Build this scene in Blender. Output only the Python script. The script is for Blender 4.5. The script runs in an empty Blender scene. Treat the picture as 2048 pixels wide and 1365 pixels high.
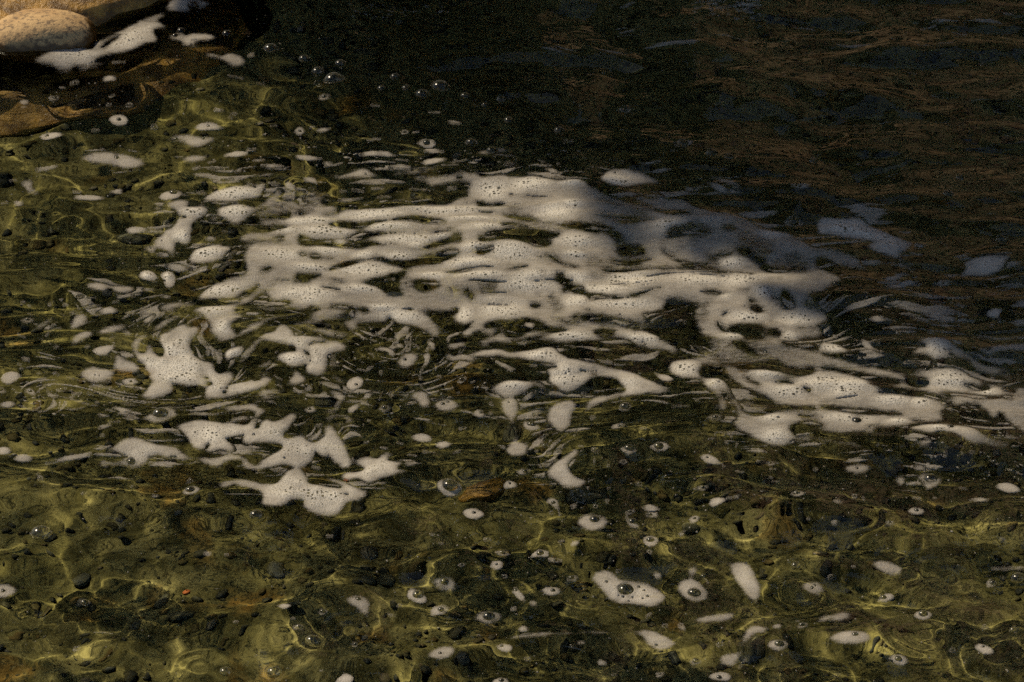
import bpy, math, random
import numpy as np
rad = math.radians
SC = bpy.context.scene
COL = SC.collection
# ---------------------------------------------------------------- camera
W, H = 2048, 1365
DIST, ELEV, HALF = 8.0, rad(36), 0.1            # metres to the middle of the pool, look-down angle, tan(half field of view)
CAMZ, CAMY = DIST * math.sin(ELEV), -DIST * math.cos(ELEV)
cam = bpy.data.cameras.new('camera'); cam.sensor_width = 36; cam.lens = 36 / (2 * HALF)
cam.clip_end = 500
cam.dof.use_dof = True; cam.dof.focus_distance = 7.7; cam.dof.aperture_fstop = 26.0
camo = bpy.data.objects.new('camera', cam); COL.objects.link(camo)
camo.location = (0, CAMY, CAMZ); camo.rotation_euler = (math.pi / 2 - ELEV, 0, 0)
SC.camera = camo
# ---------------------------------------------------------------- sky, sun, exposure
SUN_H = np.array([-0.7545, 0.6563]); SUN_EL = rad(40)
SUNV = np.array([SUN_H[0] * math.cos(SUN_EL), SUN_H[1] * math.cos(SUN_EL), math.sin(SUN_EL)])
wd = bpy.data.worlds.new('World'); SC.world = wd; wd.use_nodes = True
wn = wd.node_tree.nodes; wl = wd.node_tree.links
sky = wn.new('ShaderNodeTexSky'); sky.sky_type = 'NISHITA'; sky.sun_disc = False
sky.sun_elevation = SUN_EL; sky.sun_rotation = math.atan2(SUN_H[0], SUN_H[1])
wl.new(sky.outputs[0], wn['Background'].inputs[0]); wn['Background'].inputs[1].default_value = 0.075
sun = bpy.data.lights.new('sun', 'SUN'); sun.energy = 4.0; sun.angle = rad(0.5); sun.color = (1, 0.85, 0.62)
suno = bpy.data.objects.new('sun', sun); COL.objects.link(suno)
suno.rotation_euler = (math.pi / 2 - SUN_EL, 0, math.atan2(SUN_H[1], SUN_H[0]) + math.pi / 2)
sun.cycles.is_caustics_light = True
vs = SC.view_settings; vs.view_transform = 'Standard'; vs.look = 'None'; vs.gamma = 1; vs.exposure = 0.15
SC.render.engine = 'CYCLES'
SC.cycles.use_denoising = False
SC.cycles.max_bounces = 8; SC.cycles.diffuse_bounces = 1; SC.cycles.use_adaptive_sampling = True; SC.cycles.adaptive_threshold = 0.026; SC.cycles.adaptive_min_samples = 24; SC.cycles.transparent_max_bounces = 16
SC.cycles.transmission_bounces = 8; SC.cycles.caustics_reflective = False; SC.cycles.caustics_refractive = True
SC.cycles.blur_glossy = 0.3; SC.cycles.sample_clamp_indirect = 4.0

# ---------------------------------------------------------------- projection between picture points and the water plane
def at(px, py, z=0.0):
    px = np.asarray(px, float); py = np.asarray(py, float)
    u = (px - W / 2) / (W / 2) * HALF; v = -(py - H / 2) / (W / 2) * HALF
    dy = math.cos(ELEV) + v * math.sin(ELEV); dz = -math.sin(ELEV) + v * math.cos(ELEV)
    t = (z - CAMZ) / dz
    return u * t, CAMY + dy * t
def pix(x, y):
    yy = y - CAMY
    zc = yy * math.cos(ELEV) + CAMZ * math.sin(ELEV)
    v = (yy * math.sin(ELEV) - CAMZ * math.cos(ELEV)) / zc
    return x / zc / HALF * (W / 2) + W / 2, H / 2 - v / HALF * (W / 2)

# ---------------------------------------------------------------- noise
_pr = np.random.RandomState(3); _P = np.tile(_pr.permutation(256), 3).astype(np.int32)
_C, _Sn = np.cos(np.arange(256) * 2 * math.pi / 256).astype(np.float32), np.sin(np.arange(256) * 2 * math.pi / 256).astype(np.float32)
def pn(x, y, seed=0):
    x = np.asarray(x, float); y = np.asarray(y, float)
    fx_ = np.floor(x); fy_ = np.floor(y); xf = (x - fx_).astype(np.float32); yf = (y - fy_).astype(np.float32)
    xi = (fx_.astype(np.int32) + seed * 37) & 255; yi = (fy_.astype(np.int32) + seed * 101) & 255
    u = xf * xf * xf * (xf * (xf * 6 - 15) + 10); v = yf * yf * yf * (yf * (yf * 6 - 15) + 10)
    p0 = _P[xi] + yi; p1 = _P[xi + 1] + yi
    def g(p, dx, dy):
        h = _P[p]; return _C[h] * (xf - dx) + _Sn[h] * (yf - dy)
    a = g(p0, 0, 0); a += u * (g(p1, 1, 0) - a)
    b = g(p0 + 1, 0, 1); b += u * (g(p1 + 1, 1, 1) - b)
    return ((a + v * (b - a)) * 1.5).astype(np.float64)
def fbm(x, y, o=4, seed=0, gain=0.5):
    s = 0; a = 1; t = 0
    for k in range(o):
        s = s + a * pn(x * 2 ** k, y * 2 ** k, seed + 17 * k); t += a; a *= gain
    return s / t
def sst(a, b, x):
    t = np.clip((x - a) / (b - a), 0, 1); return t * t * (3 - 2 * t)

# ---------------------------------------------------------------- helpers
def mesh_obj(name, co, faces, mat=None, parent=None, smooth=True):
    me = bpy.data.meshes.new(name)
    me.from_pydata(co if isinstance(co, list) else co.tolist(), [], faces if isinstance(faces, list) else faces.tolist())
    if smooth: me.polygons.foreach_set('use_smooth', np.ones(len(me.polygons), bool))
    if mat: me.materials.append(mat)
    o = bpy.data.objects.new(name, me); COL.objects.link(o)
    if parent: o.parent = parent
    return o
def tag(o, label=None, cat=None, group=None, kind=None):
    for k, v in (('label', label), ('category', cat), ('group', group), ('kind', kind)):
        if v: o[k] = v
    return o
def grid_faces(ny, nx):
    i, j = np.meshgrid(np.arange(ny - 1), np.arange(nx - 1), indexing='ij')
    a = (i * nx + j).ravel()
    return np.stack([a, a + 1, a + nx + 1, a + nx], 1)
def fast_mesh(name, co, quads, mat, attrs=None):
    me = bpy.data.meshes.new(name)
    me.vertices.add(len(co)); me.vertices.foreach_set('co', np.ascontiguousarray(co, np.float32).ravel())
    n = len(quads); k = quads.shape[1]
    me.loops.add(n * k); me.loops.foreach_set('vertex_index', np.ascontiguousarray(quads, np.int32).ravel())
    me.polygons.add(n); me.polygons.foreach_set('loop_start', np.arange(0, n * k, k, dtype=np.int32))
    me.polygons.foreach_set('use_smooth', np.ones(n, bool))
    me.update(calc_edges=True)
    for nm, v in (attrs or {}).items():
        at_ = me.attributes.new(nm, 'FLOAT', 'POINT'); at_.data.foreach_set('value', np.ascontiguousarray(v, np.float32))
    me.materials.append(mat)
    o = bpy.data.objects.new(name, me); COL.objects.link(o)
    return o

class NT:
    """small node-tree writer"""
    def __init__(self, name):
        self.m = bpy.data.materials.new(name); self.m.use_nodes = True
        self.t = self.m.node_tree; self.t.nodes.clear()
        self.out = self.t.nodes.new('ShaderNodeOutputMaterial')
    def n(self, typ, ins=None, **kw):
        nd = self.t.nodes.new('ShaderNode' + typ)
        for k, v in kw.items(): setattr(nd, k, v)
        for k, v in (ins or {}).items():
            s = nd.inputs[k]
            if isinstance(v, bpy.types.NodeSocket): self.t.links.new(v, s)
            else: s.default_value = v
        return nd
    def math(self, op, a, b=0.0, c=0.0, clamp=False):
        nd = self.t.nodes.new('ShaderNodeMath'); nd.operation = op; nd.use_clamp = clamp
        for i, v in enumerate((a, b, c)):
            if isinstance(v, bpy.types.NodeSocket): self.t.links.new(v, nd.inputs[i])
            else: nd.inputs[i].default_value = v
        return nd.outputs[0]
    def mix(self, f, a, b):
        nd = self.t.nodes.new('ShaderNodeMix'); nd.data_type = 'RGBA'
        for s, v in ((nd.inputs[0], f), (nd.inputs[6], a), (nd.inputs[7], b)):
            if isinstance(v, bpy.types.NodeSocket): self.t.links.new(v, s)
            else: s.default_value = v if not isinstance(v, tuple) or len(v) == 4 else (*v, 1)
        return nd.outputs[2]
    def ramp(self, f, *stops):
        nd = self.n('ValToRGB', {0: f}); e = nd.color_ramp.elements
        while len(e) < len(stops): e.new(0.5)
        for s, (p, c) in zip(e, stops):
            s.position = p; s.color = (c, c, c, 1) if not isinstance(c, tuple) else (*c, 1)
        return nd.outputs[0]
    def pos(self): return self.n('NewGeometry').outputs['Position']
    def noise(self, vec, scale, detail=4, rough=0.55, dist=0):
        return self.n('TexNoise', {'Vector': vec, 'Scale': scale, 'Detail': detail, 'Roughness': rough, 'Distortion': dist}).outputs[0]
    def done(self, sh): self.t.links.new(sh, self.out.inputs[0]); return self.m

# ================================================================ materials
def mat_foam():
    t = NT('foam'); p = t.pos()
    dens = t.n('Attribute', attribute_name='dens').outputs['Fac']
    lump = t.n('Attribute', attribute_name='lump').outputs['Fac']
    flat = t.n('VectorMath', {0: p, 1: (1.0, 1.0, 0.0)}, operation='MULTIPLY').outputs[0]
    def pores(scale, rmin, rmax, pw, keep):
        v = t.n('TexVoronoi', {'Vector': flat, 'Scale': scale, 'Randomness': 0.95}, voronoi_dimensions='2D')
        rnd = t.n('SeparateColor', {0: v.outputs['Color']}).outputs[0]
        size = t.math('ADD', t.math('MULTIPLY', t.math('POWER', rnd, pw), rmax - rmin), rmin)
        return v, t.math('SUBTRACT', 1.0, t.math('DIVIDE', v.outputs['Distance'], t.math('MULTIPLY', size, keep)), clamp=True)
    zone = t.ramp(t.noise(flat, 22.0, 2), (0.38, 0.0), (0.62, 1.0))
    big = t.math('MULTIPLY', t.ramp(lump, (0.22, 0.02), (0.62, 1.0)), t.math('ADD', 0.5, t.math('MULTIPLY', zone, 0.75)))
    v1, h1 = pores(145.0, 0.09, 0.46, 1.7, big)
    v2, h2 = pores(330.0, 0.10, 0.44, 1.2, t.ramp(lump, (0.06, 0.02), (0.45, 1.0)))
    hole = t.ramp(h1, (0.10, 0.0), (0.42, 1.0)); fine = t.ramp(h2, (0.05, 0.0), (0.5, 1.0))
    grain = t.noise(p, 700.0, 4, 0.7)
    streak = t.noise(t.n('VectorMath', {0: p, 1: (30.0, 78.0, 1.0)}, operation='MULTIPLY').outputs[0], 1.0, 6, 0.66, 2.2)
    a = t.math('ADD', dens, t.math('MULTIPLY', t.math('SUBTRACT', streak, 0.5), 0.75))
    a = t.math('ADD', a, t.math('MULTIPLY', t.math('SUBTRACT', grain, 0.5), 0.45))
    lace = t.n('TexVoronoi', {'Vector': flat, 'Scale': 380.0, 'Randomness': 1.0}, voronoi_dimensions='2D', feature='DISTANCE_TO_EDGE').outputs['Distance']
    a = t.math('SUBTRACT', a, t.math('MULTIPLY', lace, t.ramp(dens, (0.05, 1.1), (0.5, 0.15))))
    a = t.ramp(a, (0.02, 0.0), (0.34, 0.50), (0.66, 0.82), (1.0, 0.98))
    a = t.math('MULTIPLY', a, t.math('SUBTRACT', 1.0, t.math('MULTIPLY', hole, 0.86)))
    a = t.math('MULTIPLY', a, t.math('SUBTRACT', 1.0, t.math('MULTIPLY', fine, 0.60)))
    col = t.mix(t.ramp(lump, (0.0, 0.0), (0.8, 1.0)), (0.52, 0.47, 0.40), (0.78, 0.73, 0.63))
    col = t.mix(t.math('MULTIPLY', t.ramp(grain, (0.35, 0.0), (0.7, 1.0)), 0.35), col, (0.42, 0.38, 0.31))
    bump = t.n('Bump', {'Strength': 0.35, 'Distance': 0.0013, 'Height': t.math('SUBTRACT', t.math('ADD', v2.outputs['Distance'], t.math('MULTIPLY', grain, 0.8)), hole)})
    b = t.n('BsdfPrincipled', {'Base Color': col, 'Roughness': 0.5, 'Specular IOR Level': 0.3, 'Normal': bump.outputs[0]})
    tl = t.n('BsdfTranslucent', {'Color': col})
    f = t.n('MixShader', {0: 0.2, 1: b.outputs[0], 2: tl.outputs[0]})
    tr = t.n('BsdfTransparent')
    return t.done(t.n('MixShader', {0: a, 1: tr.outputs[0], 2: f.outputs[0]}).outputs[0])
def mat_water():
    t = NT('water')
    g = t.n('BsdfGlass', {'Color': (0.93, 0.96, 0.90, 1), 'Roughness': 0.0, 'IOR': 1.333})
    return t.done(g.outputs[0])
def mat_bubble():
    t = NT('bubble_film')
    fr = t.n('Fresnel', {'IOR': 1.33})
    lw = t.n('LayerWeight', {'Blend': 0.25})
    rim = t.math('POWER', lw.outputs['Facing'], 3.0)
    g = t.n('BsdfGlossy', {'Color': (1, 1, 1, 1), 'Roughness': 0.2})
    d = t.n('BsdfDiffuse', {'Color': (0.75, 0.73, 0.68, 1)})
    tr = t.n('BsdfTransparent')
    f = t.math('MULTIPLY', fr.outputs[0], 1.1, clamp=True)
    m = t.n('MixShader', {0: f, 1: tr.outputs[0], 2: g.outputs[0]})
    return t.done(t.n('MixShader', {0: t.math('MULTIPLY', rim, 0.36, clamp=True), 1: m.outputs[0], 2: d.outputs[0]}).outputs[0])
def mat_bed():
    t = NT('stream_bed'); p = t.pos()
    a = t.noise(p, 5.0, 5, 0.6, 0.4); b = t.noise(p, 26.0, 6, 0.65); c = t.noise(p, 105.0, 6, 0.75, 0.5)
    col = t.mix(t.ramp(a, (0.35, 0.0), (0.65, 1.0)), (0.215, 0.185, 0.062), (0.270, 0.230, 0.095))
    col = t.mix(t.ramp(b, (0.42, 0.0), (0.62, 1.0)), col, (0.090, 0.078, 0.026))
    col = t.mix(t.ramp(t.noise(p, 9.0, 4, 0.5), (0.60, 0.0), (0.72, 0.8)), col, (0.20, 0.105, 0.020))
    col = t.mix(t.ramp(c, (0.50, 0.0), (0.60, 0.9)), col, (0.030, 0.030, 0.014))
    col = t.mix(t.ramp(t.noise(p, 210.0, 3, 0.6), (0.60, 0.0), (0.70, 0.6)), col, (0.26, 0.22, 0.10))
    bp = t.n('Bump', {'Strength': 0.7, 'Distance': 0.006, 'Height': t.math('ADD', b, t.math('MULTIPLY', c, 0.5))})
    return t.done(t.n('BsdfPrincipled', {'Base Color': col, 'Roughness': 0.9, 'Specular IOR Level': 0.1, 'Normal': bp.outputs[0]}).outputs[0])
def mat_pebble():
    t = NT('pebble'); p = t.pos()
    r = t.n('Attribute', attribute_name='tone').outputs['Fac']
    col = t.ramp(r, (0.0, (0.022, 0.026, 0.024)), (0.35, (0.048, 0.050, 0.042)), (0.6, (0.085, 0.068, 0.026)), (0.85, (0.13, 0.085, 0.026)), (0.97, (0.19, 0.175, 0.14)))
    col = t.mix(t.ramp(t.noise(p, 90.0, 4), (0.42, 0.05), (0.68, 0.75)), col, (0.10, 0.084, 0.03))
    return t.done(t.n('BsdfPrincipled', {'Base Color': col, 'Roughness': 0.8, 'Specular IOR Level': 0.2}).outputs[0])
def mat_plain(name, c1, c2, scale=20.0, rough=0.7, bump=0.004, lo=0.4, hi=0.6):
    t = NT(name); p = t.pos(); n1 = t.noise(p, scale, 6, 0.6)
    col = t.mix(t.ramp(n1, (lo, 0.0), (hi, 1.0)), c1, c2)
    bp = t.n('Bump', {'Strength': 0.7, 'Distance': bump, 'Height': t.noise(p, scale * 3, 6, 0.65)})
    return t.done(t.n('BsdfPrincipled', {'Base Color': col, 'Roughness': rough, 'Normal': bp.outputs[0]}).outputs[0])
def mat_boulder():
    t = NT('boulder_stone'); p = t.pos()
    z = t.n('SeparateXYZ', {0: p}).outputs[2]
    dry = t.mix(t.ramp(t.noise(p, 24.0, 5), (0.4, 0.0), (0.65, 1.0)), (0.54, 0.36, 0.17), (0.42, 0.26, 0.115))
    sp = t.noise(t.n('VectorMath', {0: p, 1: (1.0, 1.6, 1.0)}, operation='MULTIPLY').outputs[0], 95.0, 3, 0.6)
    dry = t.mix(t.ramp(sp, (0.52, 0.0), (0.60, 0.8)), dry, (0.15, 0.10, 0.06))
    edge = t.math('ADD', z, t.math('MULTIPLY', t.math('SUBTRACT', t.noise(p, 26.0, 5), 0.5), 0.042))
    wet = t.ramp(t.math('MULTIPLY', edge, 10.0), (0.16, 1.0), (0.24, 0.0))
    col = t.mix(wet, dry, (0.085, 0.038, 0.006))
    bp = t.n('Bump', {'Strength': 0.6, 'Distance': 0.003, 'Height': t.noise(p, 140.0, 5)})
    ro = t.math('SUBTRACT', 0.85, t.math('MULTIPLY', wet, 0.55))
    return t.done(t.n('BsdfPrincipled', {'Base Color': col, 'Roughness': ro, 'Normal': bp.outputs[0]}).outputs[0])
M_FOAM, M_WATER, M_BUB, M_BED, M_PEB = mat_foam(), mat_water(), mat_bubble(), mat_bed(), mat_pebble()
M_BOULDER = mat_boulder()
M_LEDGE = mat_plain('wet_algae_rock', (0.46, 0.25, 0.045), (0.16, 0.08, 0.014), 34.0, 0.4, 0.006)
M_BANK = mat_plain('bank_rock', (0.60, 0.38, 0.23), (0.26, 0.14, 0.07), 0.9, 0.9, 0.05, 0.36, 0.60)
M_BARK = mat_plain('bark', (0.06, 0.045, 0.03), (0.03, 0.022, 0.015), 12.0, 0.9, 0.02)
M_LEAF = mat_plain('leaf', (0.05, 0.085, 0.02), (0.03, 0.055, 0.014), 3.0, 0.7, 0.0)
M_STONE = mat_plain('dark_stone', (0.10, 0.09, 0.04), (0.032, 0.037, 0.034), 70.0, 0.7, 0.004, 0.42, 0.68)
M_OSTONE = mat_plain('orange_stone', (0.50, 0.13, 0.02), (0.34, 0.09, 0.02), 60.0, 0.7)

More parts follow.
